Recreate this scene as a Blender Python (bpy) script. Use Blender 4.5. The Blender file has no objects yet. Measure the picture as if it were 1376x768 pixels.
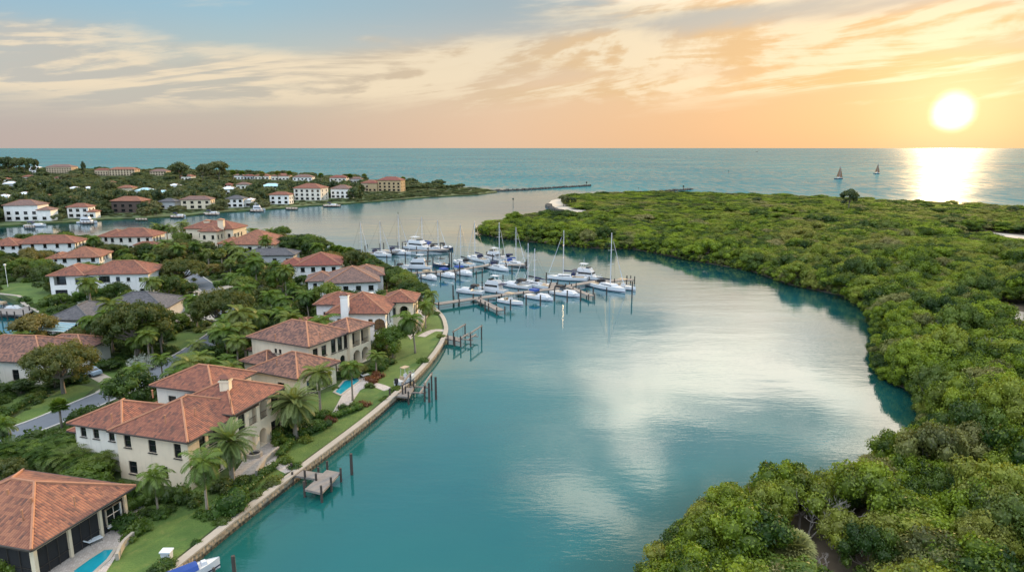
import bpy, bmesh, math, random
import numpy as np
from mathutils import Vector, Matrix
from mathutils.geometry import tessellate_polygon
R = math.radians
random.seed(7)
C = bpy.context.scene.collection
SC = bpy.context.scene

# ------------------------------------------------------------------ camera, sky, sun, exposure
H, F, HOR = 40.0, 917.0, 198.5                  # drone height in metres, focal length in photo pixels, horizon row
TH = math.atan((384 - HOR) / F)
cam = bpy.data.objects.new('camera', bpy.data.cameras.new('camera'))
C.objects.link(cam); SC.camera = cam
cam.location = (0, 0, H); cam.rotation_euler = (math.pi / 2 - TH, 0, 0)
cam.data.sensor_width = 36; cam.data.lens = 24; cam.data.clip_start = 1; cam.data.clip_end = 200000
SC.view_settings.view_transform = 'Standard'; SC.view_settings.look = 'None'
SC.view_settings.gamma = 1; SC.view_settings.use_curve_mapping = False
SC.view_settings.exposure = 0.6
SUN_AZ, SUN_EL = math.atan((1274 - 688) / (F / math.cos(TH))), R(2.5)
SUN_DIR = Vector((math.sin(SUN_AZ) * math.cos(SUN_EL), math.cos(SUN_AZ) * math.cos(SUN_EL), math.sin(SUN_EL)))
sun = bpy.data.objects.new('sun', bpy.data.lights.new('sun', 'SUN')); C.objects.link(sun)
sun.data.energy = 3.0; sun.data.angle = R(2.0); sun.data.color = (1, .66, .32)
LAMP = Vector((math.sin(SUN_AZ) * math.cos(R(13)), math.cos(SUN_AZ) * math.cos(R(13)), math.sin(R(13))))
sun.rotation_euler = LAMP.to_track_quat('Z', 'Y').to_euler()


class NT:
    """tiny node-tree writer"""
    def __init__(s, nt): s.t = nt; s.n = nt.nodes; s.l = nt.links
    def new(s, kind, **kw):
        n = s.n.new(kind)
        for k, v in kw.items(): setattr(n, k, v)
        return n
    def put(s, sock, v):
        if hasattr(v, 'is_output'): s.l.new(v, sock)
        else: sock.default_value = v
    def math(s, op, a, b=0.0, c=None, clamp=False):
        n = s.new('ShaderNodeMath', operation=op, use_clamp=clamp); s.put(n.inputs[0], a); s.put(n.inputs[1], b)
        if c is not None: s.put(n.inputs[2], c)
        return n.outputs[0]
    def vmath(s, op, a, b=(0, 0, 0)):
        n = s.new('ShaderNodeVectorMath', operation=op); s.put(n.inputs[0], a); s.put(n.inputs[1], b)
        return n.outputs['Value'] if op == 'DOT_PRODUCT' else n.outputs[0]
    def mix(s, f, a, b, blend='MIX'):
        n = s.new('ShaderNodeMix', data_type='RGBA', blend_type=blend); s.put(n.inputs[0], f)
        for i, v in ((6, a), (7, b)):
            if isinstance(v, tuple) and len(v) == 3: v = v + (1,)
            s.put(n.inputs[i], v)
        return n.outputs[2]
    def ramp(s, f, stops, interp='EASE'):
        n = s.new('ShaderNodeValToRGB'); s.put(n.inputs[0], f); r = n.color_ramp; r.interpolation = interp
        while len(r.elements) < len(stops): r.elements.new(.5)
        for e, (p, c) in zip(r.elements, stops):
            e.position = p; e.color = (c if isinstance(c, tuple) else (c, c, c)) + (1,)
        return n.outputs[0]
    def noise(s, vec, scale, detail=4, rough=.55, dist=0.0):
        n = s.new('ShaderNodeTexNoise'); s.put(n.inputs['Vector'], vec); n.inputs['Scale'].default_value = scale
        n.inputs['Detail'].default_value = detail; n.inputs['Roughness'].default_value = rough
        n.inputs['Distortion'].default_value = dist
        return n.outputs[0]
    def mapv(s, vec, scale=(1, 1, 1), loc=(0, 0, 0), rot=(0, 0, 0)):
        n = s.new('ShaderNodeMapping'); s.put(n.inputs[0], vec); n.inputs['Scale'].default_value = scale
        n.inputs['Location'].default_value = loc; n.inputs['Rotation'].default_value = rot
        return n.outputs[0]
    def smooth(s, v, lo, hi, a=0.0, b=1.0):
        n = s.new('ShaderNodeMapRange', interpolation_type='SMOOTHSTEP'); s.put(n.inputs[0], v)
        for i, q in zip((1, 2, 3, 4), (lo, hi, a, b)): n.inputs[i].default_value = q
        return n.outputs[0]


SKY, OVERHEAD, BEHIND = .58, 2.4, 1.9            # sky radiance, fill added to the unseen sky overhead and opposite the sun
BANKS = [(70, 62, 180, 32, .0, .09), (190, 60, 120, 14, .05, .10), (230, 105, 260, 24, .0, .07), (250, 140, 200, 10, 0, .05), (320, 22, 70, 8, .03, .12), (490, 46, 50, 6, .0, .12), (505, 62, 30, 5, 0, .09),
         (400, 98, 70, 10, -.1, .10), (620, 95, 230, 26, .06, .13), (800, 55, 190, 34, .10, .15), (1020, 70, 260, 18, .06, .12), (1250, 62, 280, 22, .10, .16), (1200, 108, 330, 14, .03, .13), (960, 16, 140, 7, .06, .14), (1330, 18, 240, 22, .05, .12), (760, 14, 120, 14, .1, .10), (1290, 136, 160, 5, .02, .16),
         (560, 25, 170, 26, 0, -.10), (330, 55, 110, 30, 0, -.10), (1000, 35, 130, 14, 0, -.10), (850, 125, 200, 10, .02, .06)]
def make_world():
    w = bpy.data.worlds.new('World'); SC.world = w; w.use_nodes = True
    t = NT(w.node_tree); t.n.clear()
    d = t.new('ShaderNodeTexCoord').outputs['Generated']
    sx = t.new('ShaderNodeSeparateXYZ'); t.put(sx.inputs[0], d)
    x, y, z = sx.outputs
    sky = t.new('ShaderNodeTexSky', sky_type='NISHITA', sun_disc=False)
    sky.sun_elevation = SUN_EL; sky.sun_rotation = SUN_AZ; sky.altitude = 40; sky.dust_density = 2.0; sky.ozone_density = 2.0
    cs = t.vmath('DOT_PRODUCT', d, tuple(SUN_DIR))                      # cosine to the sun
    hl = t.math('SQRT', t.math('ADD', t.math('MULTIPLY', x, x), t.math('ADD', t.math('MULTIPLY', y, y), 1e-6)))
    ca = t.math('DIVIDE', t.math('ADD', t.math('MULTIPLY', x, math.sin(SUN_AZ)), t.math('MULTIPLY', y, math.cos(SUN_AZ))), hl)
    wa = t.math('MULTIPLY_ADD', ca, .5, .5)                             # 1 towards the sun, 0 opposite
    hor = t.ramp(wa, [(0, (.42, .40, .46)), (.62, (.57, .48, .45)), (.80, (.64, .51, .43)), (.92, (.90, .62, .42)), (1, (1.0, .60, .30))], 'LINEAR')
    mid = t.ramp(wa, [(0, (.40, .48, .56)), (.62, (.55, .60, .58)), (.80, (.64, .63, .52)), (.92, (.88, .66, .46)), (1, (1.0, .63, .33))], 'LINEAR')
    top = t.ramp(wa, [(0, (.30, .44, .60)), (.62, (.31, .55, .74)), (.80, (.36, .59, .72)), (.92, (.42, .53, .58)), (1, (.64, .62, .54))], 'LINEAR')
    zen = t.mix(wa, (.42, .52, .68), (.30, .44, .62))
    col = t.mix(t.smooth(z, .0, .10), hor, mid)
    col = t.mix(t.smooth(z, .07, .20), col, top)
    col = t.mix(t.smooth(z, .30, .75), col, zen)
    # cloud sheets: the view direction stretched sideways so they lie as long streaks; banks stand in fixed directions
    az = t.math('ARCTAN2', x, y)
    el = t.math('ARCSINE', z)
    cv = t.new('ShaderNodeCombineXYZ'); t.put(cv.inputs[0], az); t.put(cv.inputs[1], t.math('ADD', el, t.math('MULTIPLY', az, -.10)))
    p = cv.outputs[0]
    def streak(off):
        q = t.vmath('ADD', p, off)
        n1 = t.noise(t.mapv(q, (1.7, 7.0, 1), (3.3, 1.15, 0)), 1.2, 9, .56, .6)
        n2 = t.noise(t.mapv(q, (2.2, 17.0, 1), (7.7, 4.2, 0)), 1.2, 8, .60, .8)
        return t.math('MULTIPLY_ADD', n2, .36, t.math('MULTIPLY', n1, .64))
    n0, nS = streak((0, 0, 0)), streak((.030, -.006, 0))
    n3 = t.noise(t.mapv(p, (2.4, 10.0, 1), (1.0, 9.1, 0)), 1.6, 5, .55, .4)
    def bank(bx, by, rx, ry, tilt, amp):
        """a cloud bank round one direction of the sky, given as (sideways, up, half sizes, slope) in photo pixels"""
        a0 = math.atan((bx - 688) / (F / math.cos(TH))); e0 = math.atan((HOR - by) / F * math.cos(a0))
        da, de = t.math('SUBTRACT', az, a0), t.math('SUBTRACT', el, e0)
        de = t.math('SUBTRACT', de, t.math('MULTIPLY', da, tilt))
        r2 = t.math('ADD', t.math('POWER', t.math('DIVIDE', t.math('ABSOLUTE', da), rx / F), 2), t.math('POWER', t.math('DIVIDE', t.math('ABSOLUTE', de), ry / F), 2))
        return t.math('MULTIPLY', t.math('EXPONENT', t.math('MULTIPLY', r2, -.7)), amp)
    dens = n0
    for q in BANKS: dens = t.math('ADD', dens, bank(*q))
    up = t.math('MULTIPLY', t.smooth(el, .175, .25), t.smooth(el, .62, .44))       # unseen bank above the frame, sun side; brightness added for reflections and fill
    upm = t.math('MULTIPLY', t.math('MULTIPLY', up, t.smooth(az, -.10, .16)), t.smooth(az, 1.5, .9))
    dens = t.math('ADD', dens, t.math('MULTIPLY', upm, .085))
    fade = t.math('MULTIPLY', t.smooth(el, .02, .08), t.smooth(el, .95, .45))
    crisp = t.math('MULTIPLY', upm, .05)
    cm = t.math('MULTIPLY', t.smooth(t.math('MULTIPLY_ADD', t.math('SUBTRACT', dens, .58), t.math('MULTIPLY_ADD', crisp, 12.0, 1.0), .58), .51, .69), fade)
    lit = t.ramp(wa, [(0, (.62, .58, .58)), (.60, (.98, .83, .62)), (.80, (1.02, .84, .60)), (.92, (1.0, .84, .60)), (1, (1.15, .94, .62))], 'LINEAR')
    shd = t.ramp(wa, [(0, (.42, .44, .50)), (.60, (.64, .63, .59)), (.80, (.62, .57, .49)), (.92, (.80, .60, .38)), (1, (.98, .62, .28))], 'LINEAR')
    side = t.math('ADD', t.smooth(t.math('SUBTRACT', n0, nS), -.05, .06), t.smooth(n3, .34, .68, -.4, .4))
    cc = t.mix(t.smooth(side, -.05, .70), shd, lit)
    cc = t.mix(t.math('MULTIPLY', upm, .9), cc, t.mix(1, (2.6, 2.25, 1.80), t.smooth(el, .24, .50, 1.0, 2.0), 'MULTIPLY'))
    col = t.mix(t.math('MULTIPLY', cm, .88), col, cc)
    # bright unseen veil overhead and behind the camera, added as fill light
    vn = t.noise(d, 2.2, 5, .55, .5)
    veil = t.math('MULTIPLY', t.smooth(z, .52, .78), t.smooth(vn, .34, .60))
    col = t.mix(t.math('MULTIPLY', veil, .85), col, t.mix(wa, (.86, .84, .88), (1.02, .92, .74)))
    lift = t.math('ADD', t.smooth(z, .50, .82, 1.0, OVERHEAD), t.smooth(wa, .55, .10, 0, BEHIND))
    lift = t.math('ADD', lift, t.smooth(z, .205, .29, 0, .55))  # unseen sky just above the frame raised for the lagoon's reflection
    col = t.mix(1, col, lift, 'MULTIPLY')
    # aureole and disc of the setting sun behind thin cloud
    glow = t.math('MULTIPLY', t.math('POWER', t.math('MAXIMUM', cs, 0), 45), .09)
    glow2 = t.math('MULTIPLY', t.math('POWER', t.math('MAXIMUM', cs, 0), 380), .30)
    dc = t.smooth(t.math('ADD', cs, t.math('MULTIPLY', t.math('SUBTRACT', n0, .5), .0008)), math.cos(R(1.8)), math.cos(R(.2)))
    disc = t.math('MULTIPLY', t.math('POWER', dc, 2.0), 2.6)
    g = t.mix(1.0, col, t.mix(1.0, (1, .64, .36, 1), glow, 'MULTIPLY'), 'ADD')
    g = t.mix(1.0, g, t.mix(1.0, (1, .72, .42, 1), glow2, 'MULTIPLY'), 'ADD')
    g = t.mix(1.0, g, t.mix(1.0, (1, .84, .55, 1), disc, 'MULTIPLY'), 'ADD')
    for n in t.n:
        if n.type == 'MIX': n.clamp_result = False
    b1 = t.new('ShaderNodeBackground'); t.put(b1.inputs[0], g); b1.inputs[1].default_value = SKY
    b2 = t.new('ShaderNodeBackground'); t.put(b2.inputs[0], sky.outputs[0]); b2.inputs[1].default_value = .007
    a = t.new('ShaderNodeAddShader'); t.l.new(b1.outputs[0], a.inputs[0]); t.l.new(b2.outputs[0], a.inputs[1])
    o = t.new('ShaderNodeOutputWorld'); t.l.new(a.outputs[0], o.inputs[0])
    w.cycles.sampling_method = 'MANUAL'; w.cycles.sample_map_resolution = 1024
make_world()


# ------------------------------------------------------------------ survey helper: photo pixel -> point of the place at height z
def G(px, py, z=0.0):
    dx, u = px - 688, 384 - py
    d = (dx, F * math.cos(TH) + u * math.sin(TH), -F * math.sin(TH) + u * math.cos(TH))
    t = (z - H) / d[2]
    return Vector((d[0] * t, d[1] * t, z))
def project(p):
    x, y, z = p[0], p[1], p[2] - H
    dep = y * math.cos(TH) - z * math.sin(TH)
    return 688 + F * x / dep, 384 - F * (y * math.sin(TH) + z * math.cos(TH)) / dep
def rise(px, pyb, pyt, z0):
    """height above z0 of something standing at the base pixel and reaching up to row pyt"""
    b = G(px, pyb, z0); lo, hi = 0, 60
    for _ in range(40):
        m = (lo + hi) / 2
        if project((b.x, b.y, z0 + m))[1] > pyt: lo = m
        else: hi = m
    return lo
def inside(p, poly):
    x, y = p[0], p[1]; c = False; n = len(poly)
    for i in range(n):
        a, b = poly[i], poly[i - 1]
        if (a[1] > y) != (b[1] > y) and x < (b[0] - a[0]) * (y - a[1]) / (b[1] - a[1]) + a[0]: c = not c
    return c
def edge_dist(p, poly, closed=True):
    best = 1e9; n = len(poly)
    for i in range(0 if closed else 1, n):
        a, b = poly[i - 1], poly[i]
        dx, dy = b[0] - a[0], b[1] - a[1]
        q = max(0, min(1, ((p[0] - a[0]) * dx + (p[1] - a[1]) * dy) / (dx * dx + dy * dy + 1e-9)))
        best = min(best, math.hypot(a[0] + q * dx - p[0], a[1] + q * dy - p[1]))
    return best


# ------------------------------------------------------------------ object helpers
def tag(o, label=None, cat=None, group=None, kind=None):
    for k, v in (('label', label), ('category', cat), ('group', group), ('kind', kind)):
        if v: o[k] = v
    return o
def empty(name, loc, label=None, cat=None, group=None, rz=0, sc=1):
    o = bpy.data.objects.new(name, None); C.objects.link(o); o.location = loc
    o.rotation_euler = (0, 0, rz); o.scale = (sc, sc, sc); o.empty_display_size = .1
    return tag(o, label, cat, group)
def children(o): return [c for c in KIDS.get(o.name, [])]
KIDS = {}
def adopt(c, p):
    c.parent = p; KIDS.setdefault(p.name, []).append(c)
def copy_tree(o, parent=None):
    c = o.copy(); C.objects.link(c)
    if parent: adopt(c, parent)
    for ch in children(o): copy_tree(ch, c)
    return c
def place(proto, used, loc, rz, sc, label, cat, group=None, tilt=0):
    """first use moves the prototype itself, later ones copy it with its parts"""
    o = proto if proto.name not in used else copy_tree(proto)
    used.add(proto.name)
    o.location = loc; o.rotation_euler = (tilt, 0, rz)
    o.scale = sc if isinstance(sc, tuple) else (sc, sc, sc)
    return tag(o, label, cat, group)


class MB:
    def __init__(s): s.v = []; s.f = []; s.uv = {}; s.mi = {}; s.k = 0
    def quad(s, pts, uv=None):
        n = len(s.v); s.v += [tuple(p) for p in pts]; s.f.append(tuple(range(n, n + len(pts))))
        if uv: s.uv[len(s.f) - 1] = uv
        if s.k: s.mi[len(s.f) - 1] = s.k
    def box(s, c, size, rz=0, u=None):
        hx, hy, hz = size[0] / 2, size[1] / 2, size[2] / 2
        cs, sn = (math.cos(rz), math.sin(rz)) if u is None else (u[0], u[1])
        n = len(s.v)
        for dz in (-hz, hz):
            for dx, dy in ((-hx, -hy), (hx, -hy), (hx, hy), (-hx, hy)):
                s.v.append((c[0] + dx * cs - dy * sn, c[1] + dx * sn + dy * cs, c[2] + dz))
        for q in ((3, 2, 1, 0), (4, 5, 6, 7), (0, 1, 5, 4), (1, 2, 6, 5), (2, 3, 7, 6), (3, 0, 4, 7)):
            s.f.append(tuple(n + i for i in q))
            if s.k: s.mi[len(s.f) - 1] = s.k
    def tube(s, path, rad, n=6, cap=True):
        path = [Vector(p) for p in path]
        if not isinstance(rad, (list, tuple)): rad = [rad] * len(path)
        b = len(s.v)
        for i, p in enumerate(path):
            t = (path[min(i + 1, len(path) - 1)] - path[max(i - 1, 0)]).normalized()
            a = t.cross(Vector((0, 0, 1)) if abs(t.z) < .9 else Vector((1, 0, 0))).normalized(); c = t.cross(a)
            for k in range(n):
                g = 2 * math.pi * k / n
                s.v.append(tuple(p + (a * math.cos(g) + c * math.sin(g)) * rad[i]))
        for i in range(len(path) - 1):
            for k in range(n):
                s.f.append((b + i * n + k, b + i * n + (k + 1) % n, b + (i + 1) * n + (k + 1) % n, b + (i + 1) * n + k))
                if s.k: s.mi[len(s.f) - 1] = s.k
        if cap:
            s.f.append(tuple(b + k for k in range(n))[::-1]); s.f.append(tuple(b + (len(path) - 1) * n + k for k in range(n)))
            if s.k: s.mi[len(s.f) - 1] = s.mi[len(s.f) - 2] = s.k
    def loft(s, rings, cap=True, closed=True):
        n = len(rings[0]); b = len(s.v)
        for r in rings: s.v += [tuple(p) for p in r]
        for i in range(len(rings) - 1):
            for k in range(n if closed else n - 1):
                s.f.append((b + i * n + k, b + i * n + (k + 1) % n, b + (i + 1) * n + (k + 1) % n, b + (i + 1) * n + k))
        if cap:
            s.f.append(tuple(range(b, b + n))[::-1]); s.f.append(tuple(range(b + (len(rings) - 1) * n, b + len(rings) * n)))
    def prism(s, poly, z0, z1):
        """vertical prism over a ground polygon"""
        tri = tessellate_polygon([[Vector((p[0], p[1], 0)) for p in poly]])
        n = len(s.v); m = len(poly)
        s.v += [(p[0], p[1], z1) for p in poly] + [(p[0], p[1], z0) for p in poly]
        for a, b, c in tri:
            A, B, D = poly[a], poly[b], poly[c]
            if (B[0] - A[0]) * (D[1] - A[1]) - (B[1] - A[1]) * (D[0] - A[0]) < 0: b, c = c, b
            s.f.append((n + a, n + b, n + c))
        for i in range(m):
            j = (i + 1) % m; s.f.append((n + i, n + j, n + m + j, n + m + i))
    def strip(s, line, o0, o1, z0, z1):
        """solid strip along a polyline between two sideways offsets (left positive)"""
        L, Rr = offset(line, o0), offset(line, o1)
        s.loft([[(a.x, a.y, z0), (a.x, a.y, z1), (b.x, b.y, z1), (b.x, b.y, z0)] for a, b in zip(L, Rr)])
    def build(s, name, mat, parent=None, loc=None, smooth=False):
        org = Vector(parent_world(parent)) if parent else Vector(loc) if loc is not None else Vector((0, 0, 0))
        me = bpy.data.meshes.new(name)
        me.from_pydata([(a - org.x, b - org.y, c - org.z) for a, b, c in s.v], [], s.f)
        for m in (mat if isinstance(mat, (list, tuple)) else [mat]): me.materials.append(m)
        if s.uv:
            lay = me.uv_layers.new(name='UVMap').data
            for fi, uvs in s.uv.items():
                for li, q in zip(me.polygons[fi].loop_indices, uvs): lay[li].uv = q
        for fi, k in s.mi.items(): me.polygons[fi].material_index = k
        if smooth: me.polygons.foreach_set('use_smooth', [True] * len(me.polygons))
        me.update()
        o = bpy.data.objects.new(name, me); C.objects.link(o)
        if parent: adopt(o, parent)
        elif loc is not None: o.location = loc
        return o
def parent_world(p):
    v = Vector((0, 0, 0))
    while p: v = v + Vector(p.location); p = p.parent
    return v
def offset(line, d):
    out = []; n = len(line)
    for i, p in enumerate(line):
        a, b = Vector(line[max(i - 1, 0)]).to_2d(), Vector(line[min(i + 1, n - 1)]).to_2d()
        t = (b - a).normalized(); out.append(Vector((p[0] - t.y * d, p[1] + t.x * d)))
    return out
def smooth_line(pts, n=6):
    pts = [Vector(p).to_2d() for p in pts]; out = []
    for i in range(len(pts) - 1):
        p0, p1, p2, p3 = pts[max(i - 1, 0)], pts[i], pts[i + 1], pts[min(i + 2, len(pts) - 1)]
        for k in range(n):
            t = k / n
            out.append(.5 * (2 * p1 + (p2 - p0) * t + (2 * p0 - 5 * p1 + 4 * p2 - p3) * t * t + (3 * p1 - p0 - 3 * p2 + p3) * t ** 3))
    out.append(pts[-1]); return out


# ------------------------------------------------------------------ materials
def mat(name, fn):
    m = bpy.data.materials.new(name); m.use_nodes = True
    t = NT(m.node_tree); t.n.clear()
    b = t.new('ShaderNodeBsdfPrincipled'); o = t.new('ShaderNodeOutputMaterial'); t.l.new(b.outputs[0], o.inputs[0])
    fn(t, b, o); return m
def pos(t): return t.new('ShaderNodeNewGeometry').outputs['Position']
def bump(t, b, h, dist, strength=1.0):
    n = t.new('ShaderNodeBump'); t.put(n.inputs['Height'], h); n.inputs['Distance'].default_value = dist
    n.inputs['Strength'].default_value = strength; t.l.new(n.outputs[0], b.inputs['Normal'])
def plain(name, c, rough=.6, var=.12, scale=1.5, metal=0, spec=.4):
    def fn(t, b, o):
        n = t.noise(pos(t), scale, 5); n2 = t.noise(pos(t), scale * 7, 3)
        k = t.math('MULTIPLY_ADD', n, 2 * var, t.math('MULTIPLY_ADD', n2, var, 1 - 1.5 * var))
        t.put(b.inputs['Base Color'], t.mix(1, c, k, 'MULTIPLY')); b.inputs['Roughness'].default_value = rough
        b.inputs['Metallic'].default_value = metal; b.inputs['Specular IOR Level'].default_value = spec
    return mat(name, fn)
def stucco(name, c):
    def fn(t, b, o):
        p = pos(t); n = t.noise(p, .5, 6, .6); st = t.noise(t.mapv(p, (2.5, 2.5, .25)), 1, 4)
        k = t.math('MULTIPLY_ADD', n, .34, t.math('MULTIPLY_ADD', t.smooth(st, .52, .8), -.22, .86))
        t.put(b.inputs['Base Color'], t.mix(1, c, k, 'MULTIPLY')); b.inputs['Roughness'].default_value = .85
        bump(t, b, t.noise(p, 14, 3), .02)
    return mat(name, fn)
def tiles(name, a, bc, dark, u=.28, v=.40):
    """barrel tiles from the roof's own run and slope coordinates"""
    def fn(t, b, o):
        uv = t.new('ShaderNodeUVMap').outputs[0]
        s = t.new('ShaderNodeSeparateXYZ'); t.put(s.inputs[0], uv)
        cu, cv = t.math('DIVIDE', s.outputs[0], u), t.math('DIVIDE', s.outputs[1], v)
        fu, fv = t.math('FRACT', cu), t.math('FRACT', cv)
        cell = t.new('ShaderNodeCombineXYZ'); t.put(cell.inputs[0], t.math('FLOOR', cu)); t.put(cell.inputs[1], t.math('FLOOR', cv))
        wn = t.new('ShaderNodeTexWhiteNoise', noise_dimensions='2D'); t.put(wn.inputs['Vector'], cell.outputs[0])
        r = wn.outputs['Value']
        col = t.mix(t.smooth(r, .15, .9), a, bc)
        col = t.mix(t.math('MULTIPLY', t.smooth(wn.outputs['Color'], .60, .95), .85), col, dark)
        big = t.noise(pos(t), .35, 5, .6)
        col = t.mix(t.smooth(big, .50, .78, 0, .55), col, dark)
        prof = t.math('SINE', t.math('MULTIPLY', fu, math.pi))
        h = t.math('ADD', prof, t.math('MULTIPLY', t.math('SUBTRACT', 1, fv), .5))
        t.put(b.inputs['Base Color'], col); b.inputs['Roughness'].default_value = .8
        bump(t, b, h, .10, .9)
    return mat(name, fn)
def leaf(name, a, b2, dry, trans=.35, big=.03):
    def fn(t, b, o):
        t.n.remove(b)
        at = t.new('ShaderNodeAttribute', attribute_name='tint').outputs['Fac']
        ri = t.new('ShaderNodeObjectInfo').outputs['Random']
        n = t.noise(pos(t), big, 4, .6)
        k = t.math('MULTIPLY_ADD', at, .55, t.math('MULTIPLY_ADD', ri, .30, t.math('MULTIPLY', n, .30)))
        col = t.mix(t.smooth(k, .26, .84), a, b2)
        col = t.mix(t.math('MULTIPLY', t.smooth(t.math('ADD', n, t.math('MULTIPLY', ri, .30)), .62, .92), .75), col, dry)
        d = t.new('ShaderNodeBsdfDiffuse'); t.put(d.inputs[0], col)
        tr = t.new('ShaderNodeBsdfTranslucent'); t.put(tr.inputs[0], t.mix(1, col, (1.25, 1.15, .55), 'MULTIPLY'))
        gl = t.new('ShaderNodeBsdfGlossy'); gl.inputs['Roughness'].default_value = .45; gl.inputs[0].default_value = (.6, .6, .6, 1)
        m1 = t.new('ShaderNodeMixShader'); m1.inputs[0].default_value = trans
        t.l.new(d.outputs[0], m1.inputs[1]); t.l.new(tr.outputs[0], m1.inputs[2])
        m2 = t.new('ShaderNodeMixShader'); m2.inputs[0].default_value = .035
        t.l.new(m1.outputs[0], m2.inputs[1]); t.l.new(gl.outputs[0], m2.inputs[2]); t.l.new(m2.outputs[0], o.inputs[0])
    return mat(name, fn)
def f_grass(t, b, o):
    p = pos(t); n = t.noise(p, .25, 5, .6); f = t.noise(p, 6, 3, .7)
    c = t.mix(t.smooth(n, .3, .7), (.055, .105, .014), (.10, .160, .026))
    c = t.mix(t.smooth(f, .42, .66, 0, .6), c, (.04, .09, .012))
    c = t.mix(t.smooth(t.noise(p, .9, 5, .65, .6), .52, .74, 0, .65), c, (.13, .15, .035))
    c = t.mix(t.smooth(t.noise(t.mapv(p, loc=(9, 4, 0)), .45, 4, .6), .55, .75, 0, .6), c, (.03, .075, .012))
    t.put(b.inputs['Base Color'], c); b.inputs['Roughness'].default_value = .9; bump(t, b, f, .08)
def f_ground(t, b, o):
    p = pos(t); n = t.noise(p, .12, 5, .6); f = t.noise(p, 2.5, 4, .7)
    c = t.mix(t.smooth(n, .36, .62), (.03, .045, .012), (.06, .10, .02))
    c = t.mix(t.smooth(f, .5, .7, 0, .6), c, (.07, .055, .035))
    t.put(b.inputs['Base Color'], c); b.inputs['Roughness'].default_value = .95; bump(t, b, f, .15)
def f_mud(t, b, o):
    p = pos(t); n = t.noise(p, .4, 5, .6)
    t.put(b.inputs['Base Color'], t.mix(n, (.075, .060, .036), (.17, .135, .09))); b.inputs['Roughness'].default_value = .9
def f_sand(t, b, o):
    p = pos(t); n = t.noise(p, .3, 6, .6)
    t.put(b.inputs['Base Color'], t.mix(n, (.33, .29, .23), (.48, .43, .35))); b.inputs['Roughness'].default_value = .95; bump(t, b, n, .2)
def f_paving(t, b, o):
    p = pos(t); br = t.new('ShaderNodeTexBrick'); t.put(br.inputs['Vector'], t.mapv(p, (1, 1, 0), rot=(0, 0, .45)))
    br.inputs['Scale'].default_value = 1.6; br.inputs['Color1'].default_value = (.50, .45, .40, 1); br.inputs['Color2'].default_value = (.38, .33, .29, 1)
    br.inputs['Mortar'].default_value = (.22, .20, .18, 1); br.inputs['Mortar Size'].default_value = .02
    n = t.noise(p, 1.2, 4); t.put(b.inputs['Base Color'], t.mix(1, br.outputs[0], t.math('MULTIPLY_ADD', n, .5, .72), 'MULTIPLY'))
    b.inputs['Roughness'].default_value = .8
def f_dock(t, b, o):
    p = pos(t); n = t.noise(t.mapv(p, (1, 1, 1)), 9, 4); w = t.noise(p, 1.2, 4)
    t.put(b.inputs['Base Color'], t.mix(t.math('MULTIPLY_ADD', n, .5, t.math('MULTIPLY', w, .5)), (.085, .072, .062), (.30, .27, .24)))
    b.inputs['Roughness'].default_value = .85
def f_seawall(t, b, o):
    p = pos(t); s = t.new('ShaderNodeSeparateXYZ'); t.put(s.inputs[0], p)
    v = t.new('ShaderNodeTexVoronoi'); t.put(v.inputs['Vector'], p); v.inputs['Scale'].default_value = 2.2
    c = t.mix(v.outputs['Distance'], (.36, .30, .22), (.17, .14, .10))
    edge = t.math('ADD', s.outputs[2], t.math('MULTIPLY_ADD', t.noise(p, 1.5, 4), .35, -.18))
    c = t.mix(t.smooth(edge, .30, .55), (.035, .035, .022), c)                 # weed and wet band of the tide line
    t.put(b.inputs['Base Color'], c); b.inputs['Roughness'].default_value = .8; bump(t, b, v.outputs['Distance'], .12)
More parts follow.
